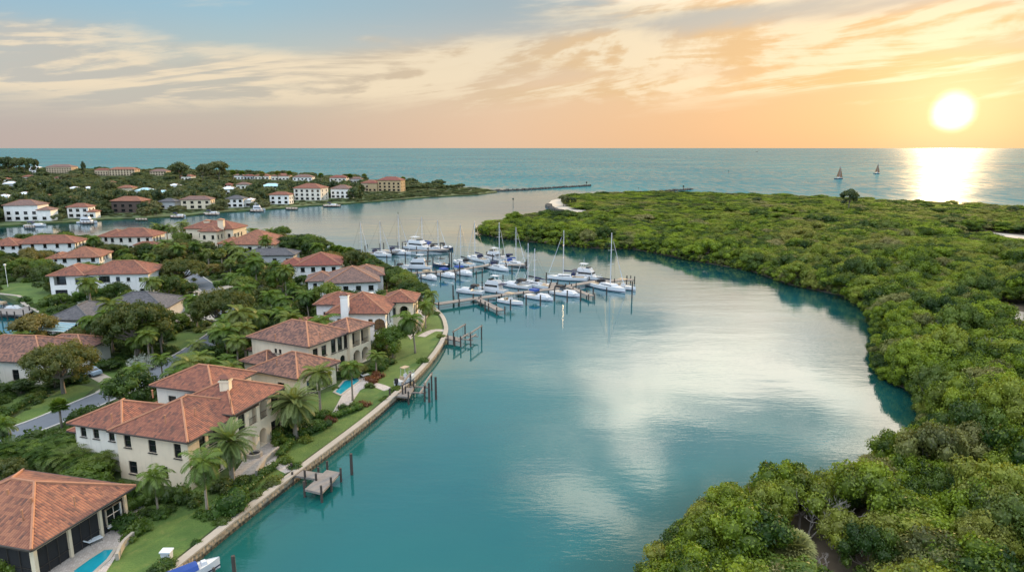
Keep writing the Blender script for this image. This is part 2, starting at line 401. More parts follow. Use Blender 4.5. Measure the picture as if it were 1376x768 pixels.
def f_water(t, b, o):
    p = pos(t); s = t.new('ShaderNodeSeparateXYZ'); t.put(s.inputs[0], p)
    sea = t.smooth(t.math('ADD', s.outputs[1], t.math('MULTIPLY', t.math('MAXIMUM', s.outputs[0], 0), .9)), 560, 780)
    nb = t.noise(p, .012, 4, .6, .6); ns = t.noise(p, .05, 4, .6)
    c = t.mix(t.smooth(nb, .32, .66), (.004, .084, .116), (.007, .112, .118))
    near = t.smooth(s.outputs[1], 150, 40)
    c = t.mix(t.math('MULTIPLY', near, .5), c, (.006, .088, .078))
    c = t.mix(t.math('MULTIPLY', t.smooth(ns, .45, .75), .35), c, (.005, .068, .086))
    cs = t.mix(t.smooth(t.noise(p, .0022, 5, .6), .35, .65), (.022, .135, .165), (.040, .175, .190))
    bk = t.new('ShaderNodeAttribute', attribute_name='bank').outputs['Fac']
    c = t.mix(t.math('MULTIPLY', bk, .85), c, (.006, .034, .022))          # tannin shallows, with the mangroves' dark reflection put into the colour
    sh = t.new('ShaderNodeAttribute', attribute_name='shallow').outputs['Fac']
    c = t.mix(t.math('MULTIPLY', sh, .55), c, (.016, .085, .055))          # greenish shallows at the foot of the seawall
    c = t.mix(sea, c, cs)
    t.n.remove(b)
    calm = t.noise(t.mapv(p, (.010, .018, 1), rot=(0, 0, -.3)), 1, 4, .55, .8)
    w1 = t.noise(t.mapv(p, (.55, 1.5, 1), rot=(0, 0, .12)), 1, 4, .6)
    w2 = t.noise(t.mapv(p, (.07, .22, 1), rot=(0, 0, -.10)), 1, 3, .5)
    h = t.math('MULTIPLY', t.math('MULTIPLY_ADD', w1, .020, t.math('MULTIPLY', w2, .05)), t.smooth(calm, .38, .62, .30, 1.2))
    s1 = t.noise(t.mapv(p, (.035, .16, 1), rot=(0, 0, -.06)), 1, 6, .62)
    s2 = t.noise(t.mapv(p, (.010, .05, 1), rot=(0, 0, .05)), 1, 4, .55)
    s3 = t.noise(t.mapv(p, (.016, .012, 1)), 1, 5, .60)
    s4 = t.noise(t.mapv(p, (.060, .030, 1)), 1, 4, .60)
    hs = t.math('ADD', t.math('MULTIPLY_ADD', s1, .7, t.math('MULTIPLY', s2, 1.0)), t.math('MULTIPLY_ADD', s3, 2.2, t.math('MULTIPLY', s4, 1.0)))
    hh = t.math('ADD', h, t.math('MULTIPLY', t.math('MULTIPLY', t.math('MAXIMUM', sea, t.math('MULTIPLY', t.smooth(s.outputs[1], 260, 480), .45)), hs), .30))
    wind = t.noise(t.mapv(p, (.006, .006, 1), rot=(0, 0, .05)), 1, 8, .68, .5)        # cat's-paws and wind lanes far out
    lanes = t.math('ADD', 1.0, t.math('MULTIPLY', sea, t.smooth(wind, .35, .65, -.22, .20)))
    chop = t.smooth(t.noise(t.mapv(p, (.11, .028, 1), rot=(0, 0, .03)), 1, 7, .70, .4), .38, .62, .40, 1.12)      # wave shading put into the reflectance as noise, breaking up the glitter
    chop = t.math('ADD', 1.0, t.math('MULTIPLY', sea, t.math('SUBTRACT', chop, 1.0)))
    lanes = t.math('MULTIPLY', lanes, chop)
    bn = t.new('ShaderNodeBump'); t.put(bn.inputs['Height'], hh); bn.inputs['Distance'].default_value = 1.0
    df = t.new('ShaderNodeBsdfDiffuse'); t.put(df.inputs[0], c)
    chan = t.smooth(s.outputs[1], 260, 480)                                     # breezier water in the outer channel
    ga = t.new('ShaderNodeBsdfGlossy'); t.l.new(bn.outputs[0], ga.inputs['Normal']); t.put(ga.inputs['Roughness'], t.math('ADD', t.math('MULTIPLY_ADD', sea, .04, .02), t.math('MULTIPLY', chan, .14)))
    gb = t.new('ShaderNodeBsdfGlossy'); t.l.new(bn.outputs[0], gb.inputs['Normal']); gb.inputs['Roughness'].default_value = .11
    gl = t.new('ShaderNodeMixShader'); t.put(gl.inputs[0], t.math('MULTIPLY', sea, .95)); t.l.new(ga.outputs[0], gl.inputs[1]); t.l.new(gb.outputs[0], gl.inputs[2])   # short chop scatters most of the light
    fr = t.new('ShaderNodeFresnel'); fr.inputs[0].default_value = 1.36; t.l.new(bn.outputs[0], fr.inputs['Normal'])
    k = t.math('MULTIPLY', fr.outputs[0], t.math('MULTIPLY_ADD', t.math('MAXIMUM', sea, t.math('MULTIPLY', chan, .5)), -1.30, 1.75))
    mx = t.new('ShaderNodeMixShader'); t.put(mx.inputs[0], t.math('MINIMUM', t.math('MULTIPLY', k, lanes), .92)); t.l.new(df.outputs[0], mx.inputs[1]); t.l.new(gl.outputs[0], mx.inputs[2]); t.l.new(mx.outputs[0], o.inputs[0])

M = dict(
    water=mat('water', f_water), grass=mat('lawn_grass', f_grass), ground=mat('garden_ground', f_ground), mud=mat('mud', f_mud),
    sand=mat('sand', f_sand), paving=mat('stone_paving', f_paving), dock=mat('weathered_planks', f_dock), seawall=mat('seawall_stone', f_seawall),
    asphalt=plain('asphalt', (.12, .135, .155), .85, .18, .4), concrete=plain('concrete', (.34, .30, .245), .85, .16, .6),
    kerb=plain('kerb_concrete', (.42, .40, .37), .85, .12),
    rock=plain('groyne_rock', (.085, .08, .07), .9, .5, .6), pile=plain('tarred_piling', (.055, .045, .038), .8, .35, 1.2),
    white=stucco('white_stucco', (.78, .75, .70)), cream=stucco('cream_stucco', (.72, .60, .43)), tan=stucco('tan_stucco', (.55, .42, .28)),
    bone=stucco('bone_stucco', (.72, .66, .56)), grey_wall=stucco('grey_stucco', (.46, .45, .44)), ochre=stucco('ochre_stucco', (.46, .33, .18)),
    brown_wall=stucco('brown_cladding', (.10, .07, .055)),
    tile_red=tiles('red_clay_tiles', (.27, .098, .055), (.185, .066, .042), (.085, .042, .032)),
    tile_orange=tiles('orange_clay_tiles', (.31, .125, .066), (.21, .08, .047), (.095, .046, .034)),
    tile_mix=tiles('mottled_brown_tiles', (.26, .12, .078), (.12, .06, .048), (.06, .036, .032)),
    tile_brown=tiles('brown_grey_tiles', (.22, .125, .095), (.15, .09, .075), (.10, .065, .06)),
    tile_maroon=tiles('maroon_tiles', (.24, .07, .045), (.18, .055, .04), (.12, .045, .04)),
    tile_grey=tiles('grey_shingles', (.115, .11, .115), (.075, .072, .078), (.05, .05, .055), .35, .25),
    ridge=plain('ridge_tile', (.36, .17, .095), .8, .25, 3), ridge_grey=plain('ridge_shingle', (.10, .10, .10), .8, .2, 3),
    roof_white=plain('pale_metal_roof', (.62, .66, .68), .45, .1), roof_teal=plain('aqua_metal_roof', (.36, .56, .58), .45, .1),
    glass=plain('dark_window_glass', (.012, .016, .018), .06, .1, 1, 0, .8), trim=plain('dark_bronze_frame', (.05, .042, .036), .5, .1),
    trimw=plain('white_frame', (.70, .68, .64), .5, .06), iron=plain('wrought_iron', (.03, .028, .026), .5, .1),
    shadow=plain('dim_room', (.06, .05, .042), .9, .3, .8),
    pool=plain('pool_water', (.012, .24, .30), .04, .15, .5, 0, .6), aqua=plain('screen_panel', (.16, .30, .36), .4, .2, .6),
    hull=plain('white_gelcoat', (.56, .57, .58), .25, .05, 1), deck=plain('cream_deck', (.62, .60, .55), .5, .1, 2),
    navy=plain('navy_canvas', (.015, .022, .06), .8, .2, 2), blue=plain('blue_canvas', (.02, .06, .24), .8, .2, 2), black=plain('black_canvas', (.02, .02, .022), .8, .2, 2),
    tanc=plain('tan_canvas', (.36, .27, .17), .8, .2, 2), darkhull=plain('dark_blue_hull', (.02, .035, .07), .3, .1, 1),
    alu=plain('aluminium_spar', (.62, .62, .63), .35, .06, 1, .3), wire=plain('rigging_wire', (.12, .12, .125), .4, .05, 1, .5),
    bark=plain('grey_bark', (.17, .14, .11), .9, .3, 3), palebark=plain('pale_bark', (.30, .27, .235), .9, .25, 3), palmbark=plain('palm_bark', (.26, .215, .165), .9, .3, 4),
    fruit=plain('green_crownshaft', (.11, .17, .04), .6, .2, 2),
    carpaint=plain('silver_blue_paint', (.30, .38, .46), .3, .05, 1), rubber=plain('tyre_rubber', (.02, .02, .02), .8, .1),
    foam=plain('surf_foam', (.62, .60, .56), .9, .35, .15),
    sail=plain('sunlit_sailcloth', (.26, .14, .08), .8, .1, .3), buoy=plain('marker_paint', (.03, .05, .03), .6, .1), bird=plain('dark_feathers', (.03, .03, .03), .8, .1),
    l_mangrove=leaf('mangrove_leaves', (.015, .042, .004), (.205, .280, .016), (.20, .18, .045), .18, .012),
    l_mangrove_dark=leaf('dark_mangrove_leaves', (.018, .044, .006), (.115, .170, .022), (.14, .15, .04), .15, .012), l_mangrove_dry=leaf('dry_mangrove_leaves', (.06, .070, .018), (.20, .21, .055), (.23, .20, .08), .15, .012),
    l_pale=leaf('pale_fan_leaves', (.16, .19, .05), (.34, .36, .14), (.30, .28, .12), .2),
    l_oak=leaf('oak_leaves', (.045, .070, .012), (.150, .150, .032), (.19, .145, .040), .3),
    l_palm=leaf('palm_leaves', (.018, .052, .007), (.110, .180, .024), (.17, .19, .05), .3),
    l_date=leaf('date_palm_leaves', (.040, .080, .016), (.150, .205, .060), (.19, .20, .08), .3),
    l_shrub=leaf('shrub_leaves', (.020, .046, .007), (.090, .145, .022), (.075, .085, .025), .3, .05),
    l_hedge=leaf('hedge_leaves', (.024, .060, .008), (.085, .155, .018), (.06, .10, .02), .3, .05),
    l_bright=leaf('bright_shrub_leaves', (.06, .11, .012), (.14, .20, .025), (.16, .17, .04), .35, .05),
    l_silver=leaf('silver_leaves', (.15, .18, .15), (.30, .33, .28), (.25, .27, .22), .2),
    l_red=leaf('red_shrub_leaves', (.09, .03, .012), (.19, .08, .03), (.12, .07, .02), .3),
    l_far=leaf('woodland_leaves', (.030, .055, .022), (.125, .150, .045), (.13, .125, .055), .25, .008),  # haze put into the colour: distant foliage lighter and greyer
)

# ------------------------------------------------------------------ the setting: water, land, shores
m = MB(); nr = [0, 40, 80, 140, 220, 350, 600, 1000, 2000, 4000, 9000, 20000, 60000]
ring = []
for r in nr[1:]:
    for k in range(48):
        g = 2 * math.pi * k / 48; m.v.append((r * math.sin(g), r * math.cos(g), 0))
m.v.append((0, 0, 0)); ctr = len(m.v) - 1
for k in range(48): m.f.append((ctr, (k + 1) % 48, k))
for i in range(len(nr) - 2):
    for k in range(48): m.f.append((i * 48 + k, i * 48 + (k + 1) % 48, (i + 1) * 48 + (k + 1) % 48, (i + 1) * 48 + k))
tag(m.build('water', M['water']), kind='structure')

Z0 = 1.2
SEAWALL = smooth_line([G(*p, Z0) for p in ((60, 900), (150, 829), (229, 768), (320, 695), (410, 626), (507, 552), (562, 501), (590, 468), (600, 447), (600, 436), (595, 424), (582, 412), (560, 398))], 5)
near_px = [(545, 390), (530, 374), (512, 364), (492, 354), (470, 345), (440, 336), (400, 328), (360, 322), (310, 319), (250, 320), (200, 322), (130, 325), (60, 330), (20, 335), (-40, 342), (-250, 352), (-250, 388), (0, 395), (30, 408), (57, 424), (50, 440), (38, 460), (-20, 466), (-250, 482), (-900, 900)]
NEAR = SEAWALL + [G(*p, Z0).to_2d() for p in near_px]
m = MB(); m.prism(NEAR, -2.5, Z0 - .02); tag(m.build('ground', M['ground']), kind='structure')
CANAL = smooth_line([G(*p, Z0) for p in ((-250, 388), (0, 395), (30, 408), (57, 424), (50, 440), (38, 460), (-20, 466), (-250, 482))], 4)

FAR_PX = [(-330, 316), (-100, 307), (0, 303), (60, 299.5), (105, 297.5), (140, 294), (190, 292.5), (250, 289), (290, 285), (330, 282.5), (380, 279), (420, 275.5), (460, 273.5), (507, 270), (545, 267), (575, 264.5), (610, 262.5), (644, 260.6), (668, 257.5), (664, 255), (644, 252.3), (600, 250.5), (541, 247), (480, 241.5), (400, 236), (300, 231.5), (200, 230), (100, 228.5), (0, 227), (-330, 225)]
FAR = [G(*p, .8).to_2d() for p in FAR_PX]
m = MB(); m.prism(FAR, -2.5, .8); tag(m.build('far_shore_ground', M['ground']), kind='structure')

W_PX = [(642, 313.5, 0), (665, 318.5, 0), (720, 325.5, 0), (800, 333.5, 0), (849, 334.5, 0), (881, 340, 0), (934, 350.5, 0), (1008, 363.5, 0), (1061, 382, 0), (1131, 397, 0), (1165, 417, 0), (1180, 440, 1), (1182, 465, 2), (1186, 485, 2), (1200, 505, 1.2), (1228, 522, .6), (1246, 545, 1),
        (1244, 580, 3.6), (1200, 603, 3.6), (1165, 616, 3.6), (1134, 638, 3.6), (1085, 640, 3.6), (1040, 640, 3.6), (1000, 650, 3.6), (968, 664, 3.6), (936, 695, 3.6), (908, 722, 3.6), (884, 752, 3.6), (878, 800, 3.6), (890, 900, 3.6)]
SEA_PX = [(1800, 900), (2000, 400), (1700, 290), (1500, 286), (1376, 281.5), (1300, 278), (1227, 274), (1120, 268.5), (1008, 264), (926, 261.5), (860, 260.5), (800, 262), (765, 264.5), (741, 270), (735, 276), (752, 283), (796, 289), (770, 290.5), (720, 291.5), (690, 297), (655, 304)]
MANG = [G(*p).to_2d() for p in W_PX] + [G(*p).to_2d() for p in SEA_PX]
m = MB(); m.prism(MANG, -2.5, .15); tag(m.build('mangrove_ground', M['mud']), kind='structure')
BEACH = [G(*p).to_2d() for p in ((735, 276), (752, 283), (797, 289), (806, 286.5), (775, 281), (760, 274), (765, 268), (800, 264.3), (850, 262.5), (850, 261.2), (800, 262), (765, 264.5), (741, 270))]
m = MB(); m.prism(BEACH, -.5, .45); tag(m.build('beach', M['sand']), kind='structure')
for i, px in enumerate([[(1290, 313.5), (1330, 312), (1400, 319), (1400, 325), (1345, 317), (1305, 315.5)], [(1330, 416), (1350, 412), (1392, 424), (1392, 436), (1360, 430)], [(962, 287.5), (975, 286), (990, 288), (975, 291)], [(1058, 290.5), (1076, 288.8), (1084, 290.5), (1068, 292)]]):
    m = MB(); m.prism([G(*p, .4).to_2d() for p in px], .3, .42); tag(m.build('sand_clearing', M['sand']), kind='structure')
OPEN = [[G(*p, .4).to_2d() for p in px] for px in ([(1285, 313), (1330, 310), (1410, 316), (1420, 342), (1345, 331), (1292, 324)], [(1320, 413), (1350, 406), (1400, 420), (1410, 466), (1345, 458)], [(958, 288), (975, 285), (994, 288), (975, 295)], [(1054, 290.5), (1076, 287.8), (1088, 290.5), (1068, 294.5)])]

SEASIDE = smooth_line([G(*p).to_2d() for p in SEA_PX[2:11]], 4)
m = MB(); Lq, Rq = offset(SEASIDE, 8.5), offset(SEASIDE, -.6)
for i in range(len(SEASIDE) - 1): m.quad([(*q, z_) for q, z_ in ((Rq[i], .03), (Rq[i + 1], .03), (Lq[i + 1], .24), (Lq[i], .24))])
tag(m.build('beach', M['sand']), kind='structure')
for o0, wd in ((-5, 1.6), (-13, 1.2)):                                # two thin lines of breaking surf
    m = MB(); Lq = offset(SEASIDE, o0)
    for i in range(len(SEASIDE) - 1):
        if (i * 7 + int(-o0)) % 5 == 0: continue
        a, b = Lq[i], Lq[i + 1]; n_ = (b - a).normalized(); n_ = Vector((-n_.y, n_.x)) * wd * (.5 + .5 * math.sin(i * 1.9) ** 2)
        m.quad([(*a, .05), (*b, .05), (*(b + n_), .12), (*(a + n_), .12)])
    tag(m.build('surf', M['foam']), kind='structure')

# the lagoon: a fine sheet just above the open water that knows how far each bank is
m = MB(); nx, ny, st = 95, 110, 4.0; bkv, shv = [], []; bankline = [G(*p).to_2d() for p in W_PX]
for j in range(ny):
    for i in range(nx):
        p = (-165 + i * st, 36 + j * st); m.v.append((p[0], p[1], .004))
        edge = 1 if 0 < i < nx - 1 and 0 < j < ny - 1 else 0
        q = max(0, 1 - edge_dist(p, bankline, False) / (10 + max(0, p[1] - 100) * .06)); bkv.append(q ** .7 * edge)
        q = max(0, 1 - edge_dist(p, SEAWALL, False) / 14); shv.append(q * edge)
for j in range(ny - 1):
    for i in range(nx - 1): a = j * nx + i; m.f.append((a, a + 1, a + nx + 1, a + nx))
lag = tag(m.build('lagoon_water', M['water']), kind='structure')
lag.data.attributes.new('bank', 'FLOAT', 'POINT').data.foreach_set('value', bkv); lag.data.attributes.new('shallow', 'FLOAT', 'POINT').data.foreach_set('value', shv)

# lawns behind the seawall, road with kerbs, drives
lw = [p for p in SEAWALL]
L1 = offset(lw, 1.1); wid = [9.5 + 2.2 * math.sin(i * .55) + 1.2 * math.sin(i * 1.3) for i in range(len(lw))]
m = MB()
for i in range(len(lw) - 1):
    a, b = lw[i], lw[i + 1]
    o0, o1 = offset(lw, wid[i])[i], offset(lw, wid[i + 1])[i + 1]
    m.quad([(*L1[i], Z0 + .004), (*L1[i + 1], Z0 + .004), (*o1, Z0 + .004), (*o0, Z0 + .004)][::-1])
tag(m.build('waterfront_lawn', M['grass']), kind='structure')
LAWN = L1 + [offset(lw, wid[i])[i] for i in range(len(lw))][::-1]
LAWNS = [[(20, 560), (95, 515), (128, 520), (98, 545), (60, 562), (15, 580)], [(222, 465), (236, 447), (284, 447), (262, 463), (240, 474)], [(130, 500), (180, 493), (160, 515), (135, 520)], [(222, 408), (255, 405), (258, 418), (228, 420)], [(278, 378), (300, 376), (325, 384), (290, 387)], [(0, 382), (48, 378), (70, 395), (60, 415), (0, 392)], [(0, 545), (40, 525), (50, 540), (0, 565)]]
for px in LAWNS:
    m = MB(); m.quad([(*G(*p, Z0 + .006).to_2d(), Z0 + .006) for p in px]); tag(m.build('lawn', M['grass']), kind='structure')
ROAD = smooth_line([G(*p, Z0) for p in ((-120, 640), (-10, 592), (60, 567), (130, 537), (200, 507), (245, 481), (278, 460), (300, 444), (306, 430), (300, 412), (288, 394), (272, 381), (255, 370), (235, 362))], 5)
m = MB(); L, Rr = offset(ROAD, 2.4), offset(ROAD, -2.4)
for i in range(len(ROAD) - 1): m.quad([(*q, Z0 + .012) for q in (Rr[i], Rr[i + 1], L[i + 1], L[i])])
tag(m.build('road', M['asphalt']), kind='structure')
for s in (1, -1):
    m = MB(); m.strip(ROAD, s * 2.4, s * 2.72, Z0 - .1, Z0 + .11); tag(m.build('kerb', M['kerb']), kind='structure')
for px in ([(103, 497), (120, 492), (160, 512), (186, 500), (196, 508), (165, 530), (140, 540), (128, 526), (142, 518)], [(228, 424), (232, 420), (305, 424), (300, 431), (262, 432), (232, 436)], [(205, 620), (150, 560), (158, 553), (230, 590)], [(283, 441), (310, 452), (330, 470), (318, 474), (296, 458)], [(255, 392), (290, 384), (325, 380), (325, 384), (290, 391), (268, 398)]):
    m = MB(); m.prism([G(*p, Z0).to_2d() for p in px], Z0 - .1, Z0 + .008); tag(m.build('driveway', M['concrete']), kind='structure')
# pale footpaths from the houses to the docks
for px in ([(372, 622), (392, 632)], [(478, 521), (500, 516), (522, 523)], [(566, 452), (582, 444), (598, 444)]):
    ln = smooth_line([G(*p, Z0) for p in px], 4); m = MB(); L, Rr = offset(ln, .9), offset(ln, -.9)
    for i in range(len(ln) - 1): m.quad([(*q, Z0 + .016) for q in (Rr[i], Rr[i + 1], L[i + 1], L[i])])
    tag(m.build('path', M['paving']), kind='structure')

# seawalls
def seawall(line, w, label):
    t = empty('seawall', (line[0].x, line[0].y, 0), label, 'seawall')
    a = MB(); a.strip(line, .75 * w, -.02, -2, Z0 - .02); a.build('wall_face', M['seawall'], t)
    b = MB(); b.strip(line, 1.1 * w, -.22, Z0 - .018, Z0 + .16); b.build('coping', M['concrete'], t)
seawall(SEAWALL, .62, 'long curving stone seawall with pale concrete coping in front of the waterfront lawns')
seawall(CANAL, .6, 'narrow concrete seawall around the small canal inlet at the left edge')
def groyne(line, w, label, n):
    m = MB(); rng = random.Random(n)
    for i in range(len(line) - 1):
        a, b = line[i], line[i + 1]; L = (b - a).length; k = int(L / 2.2)
        for j in range(k):
            p = a + (b - a) * (j / k)
            for q in range(3):
                c = (p.x + rng.uniform(-w, w), p.y + rng.uniform(-w, w), rng.uniform(.2, 1.1)); s = rng.uniform(1.4, 2.6)
                m.box(c, (s, s * rng.uniform(.6, 1), s * rng.uniform(.5, .8)), rng.uniform(0, 3))
    tag(m.build('groyne', M['rock']), label, 'groyne')
groyne(smooth_line([G(*p) for p in ((660, 257.5), (700, 255.8), (750, 252.8), (794, 250))], 3), 1.8, 'long dark rock groyne running out to sea from the far island tip', 1)
groyne(smooth_line([G(*p) for p in ((845, 260.5), (880, 258.5), (905, 256.8), (930, 255.0))], 3), 2.6, 'short dark rock groyne off the beach of the mangrove spit', 2)
groyne(smooth_line([G(*p) for p in ((736, 276.5), (742, 281), (756, 285.5), (785, 289.5))], 3), 1.2, 'low rocks edging the sandy beach point behind the marina', 3)

# ------------------------------------------------------------------ vegetation prototypes
_bm = bmesh.new(); bmesh.ops.create_icosphere(_bm, subdivisions=1, radius=1)
ICO_V = np.array([v.co[:] for v in _bm.verts]); ICO_F = np.array([[v.index for v in f.verts] for f in _bm.faces]); _bm.free()
def unit(a): return a / (np.linalg.norm(a, axis=-1, keepdims=True) + 1e-9)
class Leaves:
    """gathers leaf quads, core triangles and a tint per face"""
    def __init__(s, seed): s.g = np.random.default_rng(seed); s.q = []; s.t = []; s.qt = []; s.tt = []
    def puff(s, c, r, per, ls, flat=.8, core=.74, jit=.62):
        g = s.g; n = max(8, int(per * r * r)); c = np.array(c, float)
        d = unit(g.normal(size=(n, 3)) + np.array([0, 0, .25])); sc = np.array([1, 1, flat]) * r
        lump = 1 + .16 * np.sin(d[:, :1] * 5 + c[0]) * np.cos(d[:, 1:2] * 4.3 + c[1])
        p = c + d * sc * lump * g.uniform(.78, 1.08, (n, 1))
        nn = unit(d + jit * g.normal(size=(n, 3))); a = unit(np.cross(nn, g.normal(size=(n, 3)))); b = np.cross(nn, a)
        l = ls * g.uniform(.6, 1.3, (n, 1))
        s.q.append(np.stack([p - a * l * .55, p - b * l * .36, p + a * l * .55, p + b * l * .36], 1))
        base = g.uniform(0, 1); s.qt.append(np.clip(base * .6 + g.uniform(0, .4, n), 0, 1))
        if core:
            v = c + ICO_V * sc * core * g.uniform(.85, 1.15, (len(ICO_V), 1))
            s.t.append(v[ICO_F]); s.tt.append(np.full(len(ICO_F), base * .6 + .1))
    def strip(s, quads, tint): s.q.append(np.array(quads, float)); s.qt.append(np.full(len(quads), tint))
    def build(s, name, mat, parent=None, extra=None):
        q = np.concatenate(s.q); nq = len(q); t = np.concatenate(s.t) if s.t else np.zeros((0, 3, 3)); nt = len(t)
        v = np.concatenate([q.reshape(-1, 3), t.reshape(-1, 3)]); me = bpy.data.meshes.new(name)
        me.vertices.add(len(v)); me.vertices.foreach_set('co', v.astype(np.float32).ravel())
        me.loops.add(len(v)); me.loops.foreach_set('vertex_index', np.arange(len(v), dtype=np.int32))
        me.polygons.add(nq + nt)
        ls = np.concatenate([np.arange(nq) * 4, nq * 4 + np.arange(nt) * 3]).astype(np.int32)
        me.polygons.foreach_set('loop_start', ls)
        me.update(calc_edges=True); me.validate()
        at = me.attributes.new('tint', 'FLOAT', 'FACE')
        tt = np.concatenate(s.qt + s.tt).astype(np.float32)
        if len(tt) == len(me.polygons): at.data.foreach_set('value', tt)
        me.materials.append(mat)
        o = bpy.data.objects.new(name, me); C.objects.link(o)
        if parent: adopt(o, parent)
        return o

def dome_puffs(rng, R0, hz, z, n, r0, r1, squash=1.0):
    """puff centres over an uneven dome: radius R0, height hz, base height z"""
    out = []
    for k in range(n):
        u = (k + .5) / n; th = k * 2.39996 + rng.uniform(-.4, .4); rr = math.sqrt(u) * R0 * rng.uniform(.85, 1.1)
        zz = z + hz * math.sqrt(max(0, 1 - (rr / (R0 * 1.12)) ** 2)) * rng.uniform(.78, 1.08)
        out.append(((rr * math.cos(th), rr * math.sin(th), zz), rng.uniform(r0, r1)))
    return out
def limbs(m, rng, puffs, fork, r, n, spread=.25):
    for k in range(n):
        c, pr = puffs[(k * 7 + 3) % len(puffs)]
        a = Vector((rng.uniform(-spread, spread), rng.uniform(-spread, spread), fork)); b = Vector(c)
        mid = a.lerp(b, .5) + Vector((rng.uniform(-.4, .4), rng.uniform(-.4, .4), -.1 * (b - a).length))
        m.tube([a, mid, b], [r * .6, r * .4, r * .16], 5, False)
def tree(name, seed, mt, bark, R0, hz, z, n, r0, r1, per, ls, trunk_r, fork, nl, under=0):
    rng = random.Random(seed); lv = Leaves(seed); t = empty(name, (0, 0, 0))
    P = dome_puffs(rng, R0, hz, z, n, r0, r1)
    for k in range(under):
        g = rng.uniform(0, 6.28); q = R0 * rng.uniform(.6, .98); P.append(((q * math.cos(g), q * math.sin(g), z + rng.uniform(-.3, .35) * hz), rng.uniform(r0, r1) * .85))
    for c, r in P: lv.puff(c, r, per, ls)
    lv.build('crown', mt, t)
    m = MB(); m.tube([(0, 0, -.3), (.06, .03, fork * .5), (0, 0, fork * 1.05)], [trunk_r * 1.25, trunk_r, trunk_r * .8], 7, False)
    limbs(m, rng, P, fork, trunk_r, nl)
    m.build('trunk', bark, t)
    return t
def frond(lv, g, top, az, el, length, droop, ll, nleaf, tint, lw=.05, vee=.35, hang=.3):
    """one feather leaf: an arching rib with leaflets down both sides"""
    q = []; p = np.array(top, float); e = el; seg = length / 9; pts = [p.copy()]; hz = np.array([math.cos(az), math.sin(az), 0])
    for i in range(9):
        p = p + seg * (hz * math.cos(e) + np.array([0, 0, math.sin(e)])); pts.append(p.copy()); e -= droop / 9 * (1 + .25 * i / 9)
    side = np.array([-math.sin(az), math.cos(az), 0])
    pts = np.array(pts)
    for i in range(9):
        a, b = pts[i], pts[i + 1]; w = .05 * (1 - i / 10)
        q.append([a - side * w, a + side * w, b + side * w, b - side * w])
    for k in range(nleaf):
        f = .10 + .88 * k / (nleaf - 1); i = min(int(f * 9), 8); o = pts[i] + (pts[i + 1] - pts[i]) * (f * 9 - i)
        tang = unit(pts[i + 1] - pts[i]); L = ll * (math.sin(math.pi * (f * .86 + .10)) ** .7) * g.uniform(.85, 1.1)
        for sgn in (1, -1):
            d = unit(side * sgn + tang * .55 + np.array([0, 0, vee - hang * g.uniform(.7, 1.3)]))
            e2 = o + d * L + np.array([0, 0, -hang * L * .5]); wv = tang * lw
            m_ = o + d * L * .5
            q.append([o, m_ - wv, e2, m_ + wv])
    lv.strip(q, tint)
def palm(name, seed, mt, h, nf, length, ll, nleaf, el0, el1, droop, r0, r1, lean=0.0, lw=.055, vee=.35, hang=.3, shaft=0, skirt=0):
    rng = random.Random(seed); lv = Leaves(seed); t = empty(name, (0, 0, 0))
    path = [(lean * (k / 8) ** 2, 0, -.2 + (h + .2) * k / 8) for k in range(9)]
    rad = [r0 * (1.35 if k == 0 else 1.1 if k == 1 else 1) + (r1 - r0) * k / 8 for k in range(9)]
    m = MB(); m.tube(path, rad, 8); m.build('trunk', M['palmbark'], t, smooth=True)
    top = (lean, 0, h)
    if shaft:
        m = MB(); m.tube([top, (lean, 0, h + shaft)], [r1 * 1.25, r1 * .7], 8); m.build('crownshaft', M['fruit'], t, smooth=True)
        top = (lean, 0, h + shaft * .9)
    for k in range(nf):
        f = k / (nf - 1); el = el0 + (el1 - el0) * f ** .8 + rng.uniform(-.12, .12)
        frond(lv, lv.g, top, k * 2.39996 + rng.uniform(-.2, .2), el, length * rng.uniform(.85, 1.08) * (.8 if f < .12 else 1), droop * rng.uniform(.8, 1.2), ll, nleaf, .75 - .6 * f + rng.uniform(0, .25), lw, vee, hang)
    for k in range(skirt):
        frond(lv, lv.g, top, k * 1.7, -1.2, length * .5, .3, ll * .5, 8, 0, lw)
    lv.build('crown', mt, t); return t
def fan_palm(name, seed, mt, h, nf, r, r0):
    rng = random.Random(seed); lv = Leaves(seed); t = empty(name, (0, 0, 0))
    if h > .6:
        m = MB(); m.tube([(0, 0, -.2), (.05, 0, h * .5), (0, 0, h)], [r0 * 1.2, r0, r0], 8); m.build('trunk', M['palmbark'], t, smooth=True)
    for k in range(nf):
        az = k * 2.39996; f = k / (nf - 1); el = 1.35 - 1.9 * f + rng.uniform(-.1, .1)
        hz = np.array([math.cos(az), math.sin(az), 0]); up = np.array([0, 0, 1.]); d = hz * math.cos(el) + up * math.sin(el)
        side = np.array([-math.sin(az), math.cos(az), 0]); c = np.array([0, 0, h]) + d * r * .55; q = []
        for j in range(13):
            an = -1.9 + 3.8 * j / 12; dd = unit(d * math.cos(an) + side * math.sin(an)); tip = c + dd * r * .62 * (1 - .12 * abs(an)) + np.array([0, 0, -.10 * r]); w = np.cross(np.cross(d, side), dd) * .07 * r
            q.append([c, c + dd * r * .35 - w, tip, c + dd * r * .35 + w])
        q.append([np.array([0, 0, h]) - side * .03, np.array([0, 0, h]) + side * .03, c + side * .02, c - side * .02])
        lv.strip(q, .3 + .5 * (1 - f) + rng.uniform(0, .2))
    lv.build('crown', mt, t); return t
